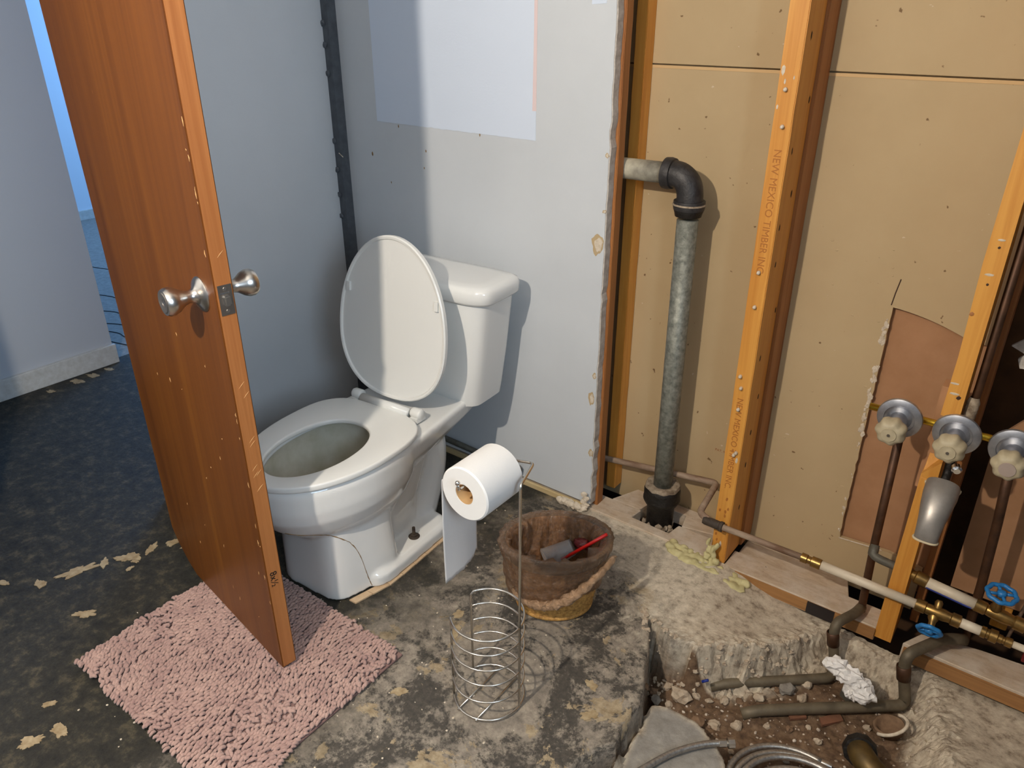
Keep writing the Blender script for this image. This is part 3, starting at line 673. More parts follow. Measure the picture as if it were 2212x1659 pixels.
b = bmesh.new(); edge_box(b, .0105, .0245, KZ - .010, KZ + .010, -.011, .004); bmesh.ops.bevel(b, geom=list(b.edges), offset=.003, segments=2, affect='EDGES'); obj('latch_bolt', b, M['nickel'], lt)
for dz in (-.021, .021): latheo('screw', [(.0036, 0), (.003, .0012), (0, .0012)], dpt(-.0016, .018, KZ + dz), -DD, M['nickel'], lt, 12)
b = bmesh.new(); edge_box(b, .008, .026, KZ + .012, KZ + .0145, -.0022, .0); obj('plate_mark', b, M['steel_bright'], lt)
# hand-written size on the edge
text('marker_note', '8x\u00bd', .0225, M['marker'], dpt(-.0009, .008, .300) , (.0, 0, -1), DN, slab)
for z in (.25, 1.05, 1.80):
    b = bmesh.new(); lathe(b, [(0, 0), (.006, 0), (.006, .08), (0, .08)], dpt(.583, .03, z), (0, 0, 1), 12); hg = obj('hinge', b, M['nickel_dark'], door, True)

# ------------------------------------------------------------------ toilet
TO = Vector((.540, -.075, 0)); ANG = R(4.0); TF = Vector((math.sin(ANG), -math.cos(ANG), 0)); TL = Vector((math.cos(ANG), math.sin(ANG), 0))
def T(lx, ly, lz): return TO + TL * lx + TF * ly + Vector((0, 0, lz))
def egg(c, f, bk, w, z, n=64, pf=2.0, pb=2.6):
    out = []
    for k in range(n):
        a = 2 * math.pi * k / n; ca, sa = math.cos(a), math.sin(a); p = pf if ca >= 0 else pb
        r_ = lambda q: math.copysign(abs(q) ** (2 / p), q)
        out.append((w * r_(sa), c + (f if ca >= 0 else bk) * r_(ca), z))
    return out
toilet = thing('toilet', 'white two-piece toilet with raised lid against the grey wall', 'toilet', T(0, .45, 0))
b = bmesh.new()
outer = [(.10, .52, .12, .10, .09), (.16, .52, .15, .12, .105), (.20, .525, .19, .15, .130), (.245, .53, .238, .17, .160), (.285, .53, .262, .18, .176), (.32, .53, .270, .182, .182), (.372, .53, .272, .182, .183), (.386, .53, .266, .178, .178)]
inner = [(.386, .57, .195, .15, .125), (.375, .57, .188, .145, .120), (.33, .57, .190, .15, .125), (.27, .56, .165, .13, .110), (.21, .545, .11, .09, .075), (.17, .53, .06, .06, .05)]
rings = [[T(*p) for p in egg(c, f, bk, w, z)] for (z, c, f, bk, w) in outer]
loft(b, rings)
# pedestal column, foot, trapway, deck
def dring(y0, y1, w0, w1, z, n=40, p=4.0):
    out = []
    for k in range(n):
        a = 2 * math.pi * k / n; ca, sa = math.cos(a), math.sin(a)
        ly = (y0 + y1) / 2 + (y1 - y0) / 2 * math.copysign(abs(ca) ** (2 / p), ca); tt = (ly - y0) / (y1 - y0)
        out.append(T((w0 + (w1 - w0) * tt) * math.copysign(abs(sa) ** (2 / p), sa), ly, z))
    return out
b2 = bmesh.new(); loft(b2, [dring(.478, .694, .166, .108, .004, p=5.5), dring(.480, .692, .163, .107, .08, p=5.5), dring(.485, .690, .155, .106, .16, p=5.5), dring(.48, .69, .148, .106, .27, p=5.5)])
b3 = bmesh.new(); loft(b3, [dring(.262, .60, .165, .165, .004, p=7), dring(.262, .60, .165, .165, .035, p=7), dring(.275, .60, .150, .150, .048, p=7)])
b4 = bmesh.new(); tube(b4, spline([T(0, .52, .20), T(0, .44, .13), T(0, .375, .15), T(0, .325, .24), T(0, .275, .29), T(0, .235, .25), T(0, .235, .16), T(0, .275, .06), T(0, .30, .01)], 6), .092, 20)
b5 = bmesh.new(); loft(b5, [dring(.07, .50, .06, .15, .265, p=5), dring(.035, .52, .115, .176, .325, p=6), dring(.03, .53, .135, .184, .372, p=6), dring(.035, .525, .130, .180, .384, p=6)])
b6 = bmesh.new(); loft(b6, [dring(.30, .56, .085, .09, .01), dring(.30, .56, .085, .10, .30)])
for q in (b2, b3, b4, b5, b6):
    me = bpy.data.meshes.new('q'); q.to_mesh(me); q.free(); b.from_mesh(me); bpy.data.meshes.remove(me)
body = obj('bowl', b, M['porcelain'], toilet, True)
md = body.modifiers.new('r', 'REMESH'); md.mode = 'VOXEL'; md.voxel_size = .005; md.use_smooth_shade = True
md = body.modifiers.new('s', 'SMOOTH'); md.factor = .5; md.iterations = 7
apply_mods(body)
b = bmesh.new(); loft(b, [[T(*p) for p in egg(c, f, bk, w, z)] for (z, c, f, bk, w) in [(.42, .57, .195, .15, .125)] + inner]); cut = obj('cut', b, None)
md = body.modifiers.new('d', 'BOOLEAN'); md.operation = 'DIFFERENCE'; md.object = cut; md.solver = 'EXACT'
apply_mods(body); bpy.data.objects.remove(cut)
if not body.data.materials: body.data.materials.append(M['porcelain'])
# stained inside of the bowl and water
b = bmesh.new(); lin = [[T(*p) for p in egg(c, f - .002, bk - .002, w - .002, z + (.003 if z < .2 else 0))] for (z, c, f, bk, w) in inner[1:]]
loft(b, lin, True, False)
for f in b.faces: f.normal_flip()
obj('bowl_interior', b, M['bowl_stain'], body, True)
b = bmesh.new(); vs = [b.verts.new(T(*p)) for p in egg(.535, .07, .06, .05, .196)]; b.faces.new(vs); obj('water', b, M['water'], body)
# seat
b = bmesh.new(); NS = 72
def seat_ring(z0, z1):
    o0 = egg(.53, .278, .180, .186, z0, NS, 2.05, 3.2); i0 = egg(.60, .155, .148, .103, z0, NS, 2.0, 2.2)
    vo0 = [b.verts.new(T(*p)) for p in o0]; vo1 = [b.verts.new(T(p[0], p[1], z1)) for p in o0]; vi0 = [b.verts.new(T(*p)) for p in i0]; vi1 = [b.verts.new(T(p[0], p[1], z1 - .003)) for p in i0]
    for k in range(NS):
        j = (k + 1) % NS
        b.faces.new((vo0[k], vo0[j], vo1[j], vo1[k])); b.faces.new((vi0[j], vi0[k], vi1[k], vi1[j])); b.faces.new((vo1[k], vo1[j], vi1[j], vi1[k])); b.faces.new((vo0[j], vo0[k], vi0[k], vi0[j]))
seat_ring(.3895, .407); bmesh.ops.recalc_face_normals(b, faces=b.faces)
seat = obj('seat', b, M['seat_plastic'], toilet, True); md = seat.modifiers.new('b', 'BEVEL'); md.width = .005; md.segments = 3; md.limit_method = 'ANGLE'; md.angle_limit = R(50); apply_mods(seat); sharp(seat, 60)
# raised lid, hinged at the back of the seat
LH = T(0, .322, .412); TILT = R(7.5); LU = -TF * math.sin(TILT) + Vector((0, 0, math.cos(TILT))); LF = TF * math.cos(TILT) + Vector((0, 0, math.sin(TILT)))
def lidp(lx, u, n): return LH + TL * lx + LU * u + LF * n
b = bmesh.new(); prof = egg(.198, .264, .188, .188, 0, NS, 2.0, 2.35)
def sc(k, q): return (prof[k][0] * q, .225 + (prof[k][1] - .225) * q)
lay_ = []
for q, n_ in ((1.0, -.004), (1.0, .006), (.985, .009), (.962, .008), (.950, .003), (.6, .001)): lay_.append([b.verts.new(lidp(*sc(k, q), n_)) for k in range(NS)])
for A_, B_ in zip(lay_[:-1], lay_[1:]):
    for k in range(NS): b.faces.new((A_[k], A_[(k + 1) % NS], B_[(k + 1) % NS], B_[k]))
b.faces.new(lay_[-1]); 
back_ = [b.verts.new(lidp(*sc(k, .97), -.010)) for k in range(NS)]
for k in range(NS): b.faces.new((lay_[0][(k + 1) % NS], lay_[0][k], back_[k], back_[(k + 1) % NS]))
b.faces.new(back_[::-1]); bmesh.ops.recalc_face_normals(b, faces=b.faces)
lid = obj('seat_lid', b, M['seat_plastic'], toilet, True); sharp(lid, 35)
for s in (-1, 1):
    b = bmesh.new()
    vs = [b.verts.new(lidp(lx, u, n)) for lx in (s * .148, s * .160) for u in (.29, .315) for n in (.001, .010)]
    for f in ((0, 1, 3, 2), (4, 6, 7, 5), (0, 4, 5, 1), (2, 3, 7, 6), (0, 2, 6, 4), (1, 5, 7, 3)): b.faces.new([vs[i] for i in f])
    bmesh.ops.recalc_face_normals(b, faces=b.faces); obj('bumper', b, M['seat_plastic'], lid)
tubeo('hinge_bar', [T(-.085, .345, .409), T(.085, .345, .409)], .013, M['seat_plastic'], toilet, 16)
for s in (-1, 1):
    hb = bmesh.new(); lathe(hb, [(0, -.017), (.013, -.017), (.0155, -.012), (.0155, .012), (.013, .017), (0, .017)], T(s * .108, .336, .410), TL, 20); hp = obj('hinge', hb, M['seat_plastic'], toilet, True)
    hb = bmesh.new(); prism(hb, [(-.014, .390), (.014, .390), (.012, .402), (-.012, .402)], -.018, .018, 'y')
    for v in hb.verts: v.co = T(s * .108 + v.co.x, .336 + v.co.y, v.co.z)
    obj('hinge_foot', hb, M['seat_plastic'], hp)
# tank
def rrect(y0, y1, w, z, n=64, p=7): 
    out = []
    for k in range(n):
        a = 2 * math.pi * k / n; ca, sa = math.cos(a), math.sin(a); fr = max(0, ca) 
        out.append(T(w * math.copysign(abs(sa) ** (2 / p), sa), (y0 + y1) / 2 + (y1 - y0) / 2 * math.copysign(abs(ca) ** (2 / p), ca) + .012 * fr * math.cos(sa * 1.4), z))
    return out
b = bmesh.new(); loft(b, [rrect(.020, .150, .158, .362), rrect(.012, .163, .176, .368), rrect(.010, .167, .182, .40), rrect(.006, .172, .199, .52), rrect(.004, .176, .216, .66), rrect(.004, .176, .219, .690)])
tank = obj('tank', b, M['porcelain'], toilet, True); sharp(tank, 60)
b = bmesh.new(); loft(b, [rrect(-.001, .183, .232, .690), rrect(-.003, .187, .238, .697), rrect(-.003, .188, .239, .722), rrect(.000, .184, .235, .733), rrect(.010, .172, .222, .739), rrect(.03, .15, .19, .7405)])
tl = obj('tank_lid', b, M['porcelain'], toilet, True); sharp(tl, 60)
# floor bolts, crack, tile shims
for s in (1, -1):
    bo = latheo('floor_bolt', [(.0, .0), (.0155, .0), (.0165, .004), (.010, .007), (.010, .010), (.005, .012), (.0045, .034), (0, .034)], T(s * .128, .405, .046), (0, 0, 1), M['rust_dark'], toilet, 20)
inv = body.matrix_world.inverted() if False else Matrix.Identity(4)
def snap(lx, ly, lz, dirv):
    """nearest point of the porcelain from outside"""
    o_ = T(lx, ly, lz); d = (TL * dirv[0] + TF * dirv[1]).normalized()
    hit, loc, nor, _ = body.ray_cast(o_, d); return (loc + nor * .0004) if hit else None
bpy.context.view_layer.update()
CR = [(-.07, .252), (-.03, .246), (.02, .236), (.045, .222), (.075, .205), (.10, .186), (.118, .160), (.128, .13), (.133, .10), (.137, .06), (.140, .03), (.142, .012)]
pts = []
for k, (lx, z) in enumerate(spline([Vector((a, c, 0)) for a, c in CR], 4) and [(v.x, v.y) for v in spline([Vector((a, c, 0)) for a, c in CR], 4)]):
    j = .003 * noise.noise(Vector((k * .8, 2, 2)))
    p = snap(lx + .35, .66 + .35 - .05 * (k / 36), z + j, (-1, -1))
    if p is not None: pts.append(p)
if len(pts) > 3:
    b = bmesh.new(); tube(b, pts, [.0006 + .0014 * abs(noise.noise(Vector((k * .35, 7, 1)))) for k in range(len(pts))], 6); obj('glaze_crack', b, M['rust_line'], body, True)
for k in range(7):
    ly0 = .30 + .052 * k; b = bmesh.new(); prism(b, [(.150, ly0), (.150, ly0 + .0505), (.1725, ly0 + .0505), (.1715, ly0)], .0, .004, 'z')
    for v in b.verts: v.co = T(v.co.x - max(0, (v.co.y - .55)) * .28, v.co.y, v.co.z)
    o = obj('tile_strip', b, M['tile_cream']); tag(o, 'narrow cream tile piece in the row under the toilet foot', 'tile', 'tile pieces along the toilet foot')
# supply line at the wall
sp = thing('supply_pipe', 'white water supply pipe low on the wall behind the toilet', 'pipe', (.62, -.02, 0))
tubeo('pipe', [(.12, -.02, .07), (.72, -.02, .055)], .010, M['solder_grey'], sp)
latheo('stop_valve', [(0, 0), (.016, 0), (.016, .03), (.01, .04), (0, .04)], (.70, -.02, .056), (1, 0, 0), M['solder_grey'], sp, 16)

# ------------------------------------------------------------------ bath mat
MX0, MX1, MY0, MY1 = .345, .955, -1.262, -.772
mat = thing('bath_mat', 'dusty pink chenille bath mat under the door', 'bath mat', ((MX0 + MX1) / 2, (MY0 + MY1) / 2, 0))
def mat_z(x, y): return .008 + .0035 * noise.noise(Vector((x * 9, y * 9, 0))) + .006 * math.exp(-((x - .44) ** 2 + (y + .95) ** 2) / .006)
b = bmesh.new(); box(b, MX0 + .008, MX1 - .004, MY0 + .008, MY1 - .008, .001, .007, .002); obj('backing', b, M['mat_base'], mat)
b = bmesh.new(); rr = random.Random(4)
def noodle(p, d, L_, r_):
    d = d.normalized(); u, v = basis(d); n = 6; rings = []
    for t_, k in ((0, .45), (.15, .95), (.5, 1.0), (.85, .95), (1.0, .45)):
        c = p + d * (L_ * t_) + Vector((0, 0, .004 * math.sin(math.pi * t_)))
        rings.append([b.verts.new(c + (u * math.cos(2 * math.pi * j / n) + v * math.sin(2 * math.pi * j / n)) * r_ * k) for j in range(n)])
    for A_, B_ in zip(rings[:-1], rings[1:]):
        for j in range(n): b.faces.new((A_[j], A_[(j + 1) % n], B_[(j + 1) % n], B_[j]))
    b.faces.new(rings[0][::-1]); b.faces.new(rings[-1])
SXn, SYn = .0085, .0092
for i in range(int((MX1 - MX0) / SXn)):
    for j in range(int((MY1 - MY0) / SYn)):
        x = MX0 + (i + .5) * SXn + rr.uniform(-.0025, .0025); y = MY0 + (j + .5) * SYn + rr.uniform(-.003, .003)
        x += .014 * noise.noise(Vector((y * 6, 1, 4))) + .04 * sm(.5, 0, (y - MY0) / (MY1 - MY0)) * sm(.4, 1, (x - MX0) / (MX1 - MX0)) 
        a = -1.5 + .9 * noise.noise(Vector((x * 4.5, y * 4.5, 2))) + rr.uniform(-.25, .25)
        if noise.noise(Vector((x * 8, y * 8, 12))) > .26: a += rr.uniform(-1.3, 1.3)
        d = Vector((math.cos(a), math.sin(a), rr.uniform(-.05, .22)))
        noodle(Vector((x, y, mat_z(x, y) + rr.uniform(0, .003))), d, rr.uniform(.012, .018), rr.uniform(.0036, .0046))
bmesh.ops.recalc_face_normals(b, faces=b.faces)
stuff(obj('chenille_pile', b, M['chenille'], mat, True))

# ------------------------------------------------------------------ toilet paper stand and roll
HC = Vector((1.187, -.742, 0)); HR = .079; WR = .0026
st = thing('paper_stand', 'brushed wire toilet paper stand with reserve rack on the worn floor', 'paper stand', HC)
def ring_pts(z, a0, a1, n=28): return [HC + Vector((HR * math.cos(R(a0 + (a1 - a0) * k / n)), HR * math.sin(R(a0 + (a1 - a0) * k / n)), z)) for k in range(n + 1)]
AP, AL, AB = 7, 219, 157                    # angles of the post and of the two legs
tubeo('base_ring', ring_pts(.008, AB, AL - 360), WR, M['steel_wire'], st, 8)
TOPZ = .238
fr = [HC + Vector((HR * math.cos(R(AL)), HR * math.sin(R(AL)), .006))] + [HC + Vector((HR * math.cos(R(AL)), HR * math.sin(R(AL)), TOPZ - .008))] + ring_pts(TOPZ, AL + 5, AP + 360)
tubeo('front_loop', rounded(fr[:3], .012) + fr[3:], WR, M['steel_wire'], st, 8)
bk_ = [HC + Vector((HR * math.cos(R(AB)), HR * math.sin(R(AB)), .006))] + [HC + Vector((HR * math.cos(R(AB)), HR * math.sin(R(AB)), TOPZ - .008))] + ring_pts(TOPZ, AB - 5, AP)
tubeo('back_loop', rounded(bk_[:3], .012) + bk_[3:], WR, M['steel_wire'], st, 8)
for z in (.062, .112, .155, .198):
    tubeo('rack_ring', ring_pts(z, AB, AL - 360), WR * .85, M['steel_wire'], st, 8)
for dx in (-.025, .025):
    x = HC.x + dx; h = math.sqrt(HR ** 2 - dx ** 2); tubeo('cross_bar', [(x, HC.y - h, .006), (x, HC.y + h, .006)], WR * .8, M['steel_wire'], st, 8)
    for s in (-1, 1):
        b = bmesh.new(); bmesh.ops.create_uvsphere(b, u_segments=10, v_segments=6, radius=.0045, matrix=Matrix.Translation((x, HC.y + s * h, .0045))); obj('ball_foot', b, M['steel_wire'], st, True)
PB = HC + Vector((HR * math.cos(R(AP)), HR * math.sin(R(AP)), 0))
RX, RZ, RY0, RY1 = 1.186, .578, -.803, -.692
AZ = RZ + .0175
post = rounded([PB + Vector((0, 0, .005)), PB + Vector((0, 0, .592)), (1.250, -.668, .604), (1.186, -.678, AZ), (1.186, -.800, AZ - .0005), (1.186, -.818, AZ), (1.186, -.820, AZ + .014)], .010)
tubeo('post', post, WR * 1.15, M['steel_wire'], st, 10)
b = bmesh.new(); bmesh.ops.create_uvsphere(b, u_segments=14, v_segments=8, radius=.0052, matrix=Matrix.Translation((1.186, -.820, AZ + .017))); obj('ball_tip', b, M['steel_wire'], st, True)
roll = thing('paper_roll', 'white toilet paper roll hanging on the wire stand', 'toilet paper', (RX, -.75, RZ - .057))
latheo('paper', [(.0215, 0), (.054, 0), (.057, .003), (.057, .108), (.054, .111), (.0215, .111), (.0215, 0)], (RX, RY0, RZ), (0, 1, 0), M['tp_paper'], roll, 56)
latheo('core', [(.0212, .001), (.0212, .110), (.0200, .110), (.0200, .001), (.0212, .001)], (RX, RY0, RZ), (0, 1, 0), M['cardboard'], roll, 40)
b = bmesh.new(); nz_, ny_ = 26, 22; g = []
for i in range(nz_ + 1):
    t_ = i / nz_; row = []
    for j in range(ny_ + 1):
        u = j / ny_; y = RY0 + .001 + u * .108
        zend = .326 + .018 * u + .007 * noise.noise(Vector((u * 9, 3, 1))) + .003 * noise.noise(Vector((u * 30, 3, 1))) + .012 * math.exp(-((u - .95) / .05) ** 2)
        z = RZ + .01 + (zend - RZ - .01) * t_
        x = RX - .0575 - .004 * math.sin(math.pi * t_) * .5 + .006 * t_ * t_ * math.sin(u * 3.2) - .006 * t_ 
        if i == 0: x = RX - .0565
        row.append(b.verts.new((x, y + .004 * t_ * (1 - u), z)))
    g.append(row)
for i in range(nz_):
    for j in range(ny_): b.faces.new((g[i][j], g[i + 1][j], g[i + 1][j + 1], g[i][j + 1]))
sh = obj('hanging_sheet', b, M['tp_sheet'], roll, True); md = sh.modifiers.new('s', 'SOLIDIFY'); md.thickness = .0006

# ------------------------------------------------------------------ waste basket
BC = Vector((1.134, -.402, 0)); BH = .205; BR0, BR1 = .090, .126
def brad(z): return BR0 + (BR1 - BR0) * (z / BH) ** .9
BU, BV = Vector((.797, .605, 0)), Vector((-.605, .797, 0))      # the basket is slightly oval
def bp(a, r_, z): return BC + BU * (1.06 * r_ * math.cos(a)) + BV * (.82 * r_ * math.sin(a)) + Vector((0, 0, z))
bin_ = thing('waste_basket', 'woven tan waste basket beside the toilet', 'waste basket', BC)
b = bmesh.new(); NT, NR = 168, 60
rings = [[bp(2 * math.pi * k / NT, brad(z) + .0018 * math.sin(28 * 2 * math.pi * k / NT + math.pi * (i // 2 % 2)) - .0014 * (i % 2), z) for k in range(NT)] for i, z in [(i, .004 + (BH - .004) * i / NR) for i in range(NR + 1)]]
inn = [[bp(2 * math.pi * k / NT, brad(z) - .006, z) for k in range(NT)] for z in (BH, .012)]
loft(b, rings + inn)
obj('basket', b, M['wicker'], bin_, True)
tubeo('rim', [bp(2 * math.pi * k / 64, brad(BH), BH) for k in range(65)], .006, M['wicker_dark'], bin_, 10, None, False)
b = bmesh.new(); loft(b, [[bp(2 * math.pi * k / 64, brad(z) + .0035, z) for k in range(64)] for z in (BH - .034, BH)], False, False); obj('rim_band', b, M['wicker_dark'], bin_, True)
tubeo('foot_ring', [bp(2 * math.pi * k / 48, .089, .008) for k in range(49)], .0065, M['wicker'], bin_, 10, None, False)
liner = thing('bin_liner', 'crinkled translucent brown bag lining the waste basket', 'plastic bag', BC + Vector((0, 0, .02)))
b = bmesh.new(); NT = 150; prof = []
for k in range(10): prof.append((brad(.02 + .19 * k / 9) - .017, .02 + .185 * k / 9, .020))
prof += [(brad(BH) - .006, BH + .006, .004), (brad(BH) + .004, BH + .010, .004), (brad(BH) + .011, BH + .003, .005)]
for k in range(14): prof.append((brad(BH - .15 * (k + 1) / 14) + .0085 + .002 * math.sin(k * 1.3), BH - .15 * (k + 1) / 14, .007))
rings = []
for i, (r_, z, amp) in enumerate(prof):
    row = []
    for k in range(NT):
        a = 2 * math.pi * k / NT
        d = amp * (1.2 * noise.noise(Vector((math.cos(a) * 6, math.sin(a) * 6, i * .16 + (5 if i > 11 else 0)))) + .8 * noise.noise(Vector((math.cos(a) * 16, math.sin(a) * 16, i * .22))))
        zz = z
        if i > 12: zz = z + (.026 * math.sin(a + 2.2) + .012 * noise.noise(Vector((a * 2, 1, 1)))) * (i - 12) / 14
        q = r_ + (min(d, .004) if i <= 10 else max(d, -.002)); row.append(bp(a, q, zz))
    rings.append(row)
loft(b, rings, False, False)
obj('film', b, M['bag_film'], liner, True)
HP = spline([BC + Vector((.150, .040, .196)), BC + Vector((.144, .0, .180)), BC + Vector((.124, -.048, .150)), BC + Vector((.098, -.074, .118)), BC + Vector((.062, -.094, .090)), BC + Vector((.015, -.104, .070)), BC + Vector((-.035, -.104, .066)), BC + Vector((-.062, -.096, .078))], 7)
b = bmesh.new(); tube(b, HP, [(.0048 + .0075 * math.sin(math.pi * k / (len(HP) - 1)) + .0035 * noise.noise(Vector((k * .5, 3, 3)))) for k in range(len(HP))], 12)
for v in b.verts: v.co += Vector((noise.noise(v.co * 110), noise.noise(v.co * 110 + Vector((5, 5, 5))), noise.noise(v.co * 90 + Vector((9, 2, 1))))) * .0055
obj('twisted_tail', b, M['bag_film_thick'], liner, True)
b = bmesh.new(); tube(b, [(1.140, -.381, .127), (1.241, -.336, .226)], .0042, 10, True); tag(obj('drinking_straw', b, M['red_plastic'], None, True), 'bright red drinking straw leaning on the basket rim', 'straw')
cup = latheo('plastic_cup', [(0, 0), (.022, 0), (.031, .075), (.033, .076), (.0325, .079), (.030, .076), (.021, .002), (0, .002)], (1.150, -.345, .150), (-.35, -.35, -.25), M['clear_plastic'], None, 32); tag(cup, 'crushed clear plastic cup inside the lined waste basket', 'cup')
b = bmesh.new(); blob(b, (1.172, -.338, .165), (.024, .016, .011), 5, 3, .5, 2.5); tag(obj('candy_wrapper', b, M['dark_red'], None, True), 'dark red crumpled wrapper inside the waste basket', 'wrapper')
b = bmesh.new(); blob(b, (1.118, -.410, .058), (.042, .036, .030), 9, 3, .4, 2.5); tag(obj('crumpled_tissue', b, M['cardboard'], None, True), 'brown crumpled paper deep inside the waste basket', 'paper')

# ------------------------------------------------------------------ drain / vent stack
dr = thing('drain_stack', 'grey galvanised drain pipe with elbow and black hub in the open wall', 'pipe', (1.185, .092, 0))
PX, PY = 1.180, .092
tubeo('vertical_pipe', [(1.186, PY, .09), (1.183, PY, .4), (1.178, PY, .92)], .0275, M['galvanised'], dr, 24)
tubeo('horizontal_pipe', [(.70, PY, 1.024), (1.125, PY, 1.028)], .0265, M['galv_dirty'], dr, 24)
el = tubeo('elbow', spline([(1.112, PY, 1.028), (1.145, PY, 1.026), (1.168, PY, 1.010), (1.177, PY, .985), (1.178, PY, .955)], 5), .033, M['cast_iron'], dr, 24)
for org, ax, rr_ in (((1.106, PY, 1.028), (1, 0, 0), .0385), ((1.178, PY, .968), (0, 0, -1), .0395)):
    latheo('elbow_collar', [(.028, 0), (rr_, 0), (rr_ + .001, .012), (rr_ - .001, .022), (.03, .024)], org, ax, M['cast_iron'], el, 28)
latheo('sealing_ring', [(.031, 0), (.041, 0), (.042, .004), (.031, .007)], (1.178, PY, .9615), (0, 0, -1), M['oakum'], el, 28)
latheo('rubber_band', [(.028, 0), (.0385, .001), (.039, .006), (.035, .018), (.033, .026), (.028, .027)], (1.178, PY, .955), (0, 0, -1), M['iron_black'], el, 28)
hub = latheo('hub', [(.029, .002), (.033, -.002), (.044, .0), (.051, -.006), (.054, -.018), (.053, -.040), (.055, -.045), (.055, -.050), (.050, -.060), (.041, -.075), (.039, -.19)], (1.186, PY, .125), (0, 0, 1), M['iron_black'], dr, 36)
latheo('packing', [(.0275, .000), (.033, .001), (.040, .0035), (.049, .002), (.052, -.006), (.050, -.012)], (1.186, PY, .126), (0, 0, 1), M['oakum'], hub, 36, lambda a, h: 1 + .02 * math.sin(a * 9))
b = bmesh.new(); rr = random.Random(13)
for k in range(26):
    a = rr.uniform(0, 6.28); blob(b, (1.186 + .045 * math.cos(a), PY + .035 * math.sin(a) - .004, -.02 + rr.uniform(-.008, .02)), (rr.uniform(.006, .013),) * 3, k, 1, .5)
obj('hub_rubble', b, M['oakum'], dr)

# ------------------------------------------------------------------ water lines
l1 = thing('supply_line', 'copper and white plastic water line crossing in front of the stamped stud', 'pipe', (1.6, -.012, .1))
CP = rounded([(.60, .128, .055), (.953, .130, .112), (1.335, .130, .168), (1.345, -.004, .146), (1.385, -.010, .135), (1.42, -.012, .134)], .016)
tubeo('copper_pipe', CP, .0095, M['copper_dirty'], l1, 12)
latheo('rusty_coupling', [(0, -.03), (.011, -.03), (.0125, -.024), (.0125, .016), (.0145, .018), (.0145, .026), (.0095, .027)], (1.392, -.0115, .1345), (1, .0, -.02), M['rust_dark'], l1, 18)
tubeo('copper_pipe', [(1.41, -.012, .134), (1.64, -.012, .137)], .0085, M['copper_dirty'], l1, 12)
def fit(par, x0, x1, z0, z1, y, r, name='brass_fitting'):
    d = Vector((x1 - x0, 0, z1 - z0)); L_ = d.length
    return latheo(name, [(r * .7, 0), (r, .001), (r, L_ * .3), (r * .82, L_ * .34), (r * .82, L_ * .48), (r * 1.12, L_ * .52), (r * 1.12, L_ * .95), (r * .8, L_)], (x0, y, z0), d, M['brass'], par, 20)
fit(l1, 1.63, 1.682, .137, .136, -.012, .0125)
tubeo('white_pipe', [(1.676, -.012, .136), (1.912, -.012, .1305)], .0115, M['pex_white'], l1, 16)
vb = latheo('valve_body', [(.010, 0), (.0155, .001), (.0155, .022), (.0125, .024), (.0135, .030), (.0145, .062), (.0125, .072), (.0125, .076), (.0155, .078), (.0155, .096), (.011, .098)], (1.902, -.012, .131), (1, 0, -.03), M['brass'], l1, 22)
latheo('valve_bonnet', [(.010, 0), (.012, .012), (.008, .02), (.0055, .045), (0, .045)], (1.945, -.014, .126), (.05, -.75, -.66), M['brass'], vb, 14)
latheo('stem_cap', [(.008, 0), (.009, .014), (.005, .02), (0, .02)], (1.948, -.010, .140), (-.05, .5, .86), M['brass'], vb, 12)
def wheel(par, c, ax, r, name='handwheel'):
    c = Vector(c); ax = Vector(ax).normalized(); u, v = basis(ax)
    pts = [c + (u * math.cos(2 * math.pi * k / 40) + v * math.sin(2 * math.pi * k / 40)) * (r * (1 + .05 * math.cos(8 * 2 * math.pi * k / 40))) for k in range(41)]
    b = bmesh.new(); tube(b, pts, .0052, 10, False); lathe(b, [(0, -.006), (.009, -.006), (.010, .004), (.005, .008), (0, .008)], c, ax, 14)
    for k in range(4):
        a = 2 * math.pi * k / 4 + .4; d = u * math.cos(a) + v * math.sin(a); tube(b, [c + d * .006, c + d * r], .0038, 8)
    return obj(name, b, M['blue_paint'], par, True)
wheel(vb, (1.946, -.046, .098), (.05, -.86, -.5), .0235)
tubeo('white_pipe', [(1.992, -.012, .128), (2.048, -.012, .1262)], .0115, M['pex_white'], l1, 16)
fit(l1, 2.04, 2.075, .1265, .1255, -.012, .0135); fit(l1, 2.074, 2.104, .1255, .1245, -.012, .010)
tubeo('thin_white_pipe', [(2.10, -.012, .1247), (2.40, -.012, .118)], .0078, M['pex_white'], l1, 14)
rv = boxo('red_valve_lever', (2.128, 2.142, -.016, .004, .09, .152), M['dark_red'], l1, .003)

l2 = thing('supply_line', 'white plastic water line with blue stripe and wheel valve below the faucet', 'pipe', (1.95, .03, .16))
tubeo('elbow_pipe', rounded([(1.781, .048, .21), (1.783, .034, .188), (1.80, .030, .186), (1.87, .030, .180)], .016), .0105, M['solder_grey'], l2, 14)
fit(l2, 1.855, 1.912, .181, .172, .030, .0145)
wp2 = tubeo('white_pipe', [(1.905, .030, .172), (2.022, .030, .160)], .0135, M['pex_white'], l2, 18)
b = bmesh.new()
tube(b, [(1.912, .030 - .0122, .1712 - .0060), (2.010, .030 - .0122, .1612 - .0060)], .0020, 6); tube(b, [(1.912, .030 - .0098, .1712 - .0096), (2.004, .030 - .0098, .1615 - .0096)], .0012, 6)
obj('blue_stripe', b, M['blue_stripe'], wp2)
vb2 = latheo('valve_body', [(.010, 0), (.0155, .001), (.0155, .022), (.0125, .025), (.0145, .035), (.0155, .062), (.013, .078), (.0165, .082), (.0165, .104), (.011, .106)], (2.014, .030, .161), (1, 0, -.1), M['brass'], l2, 22)
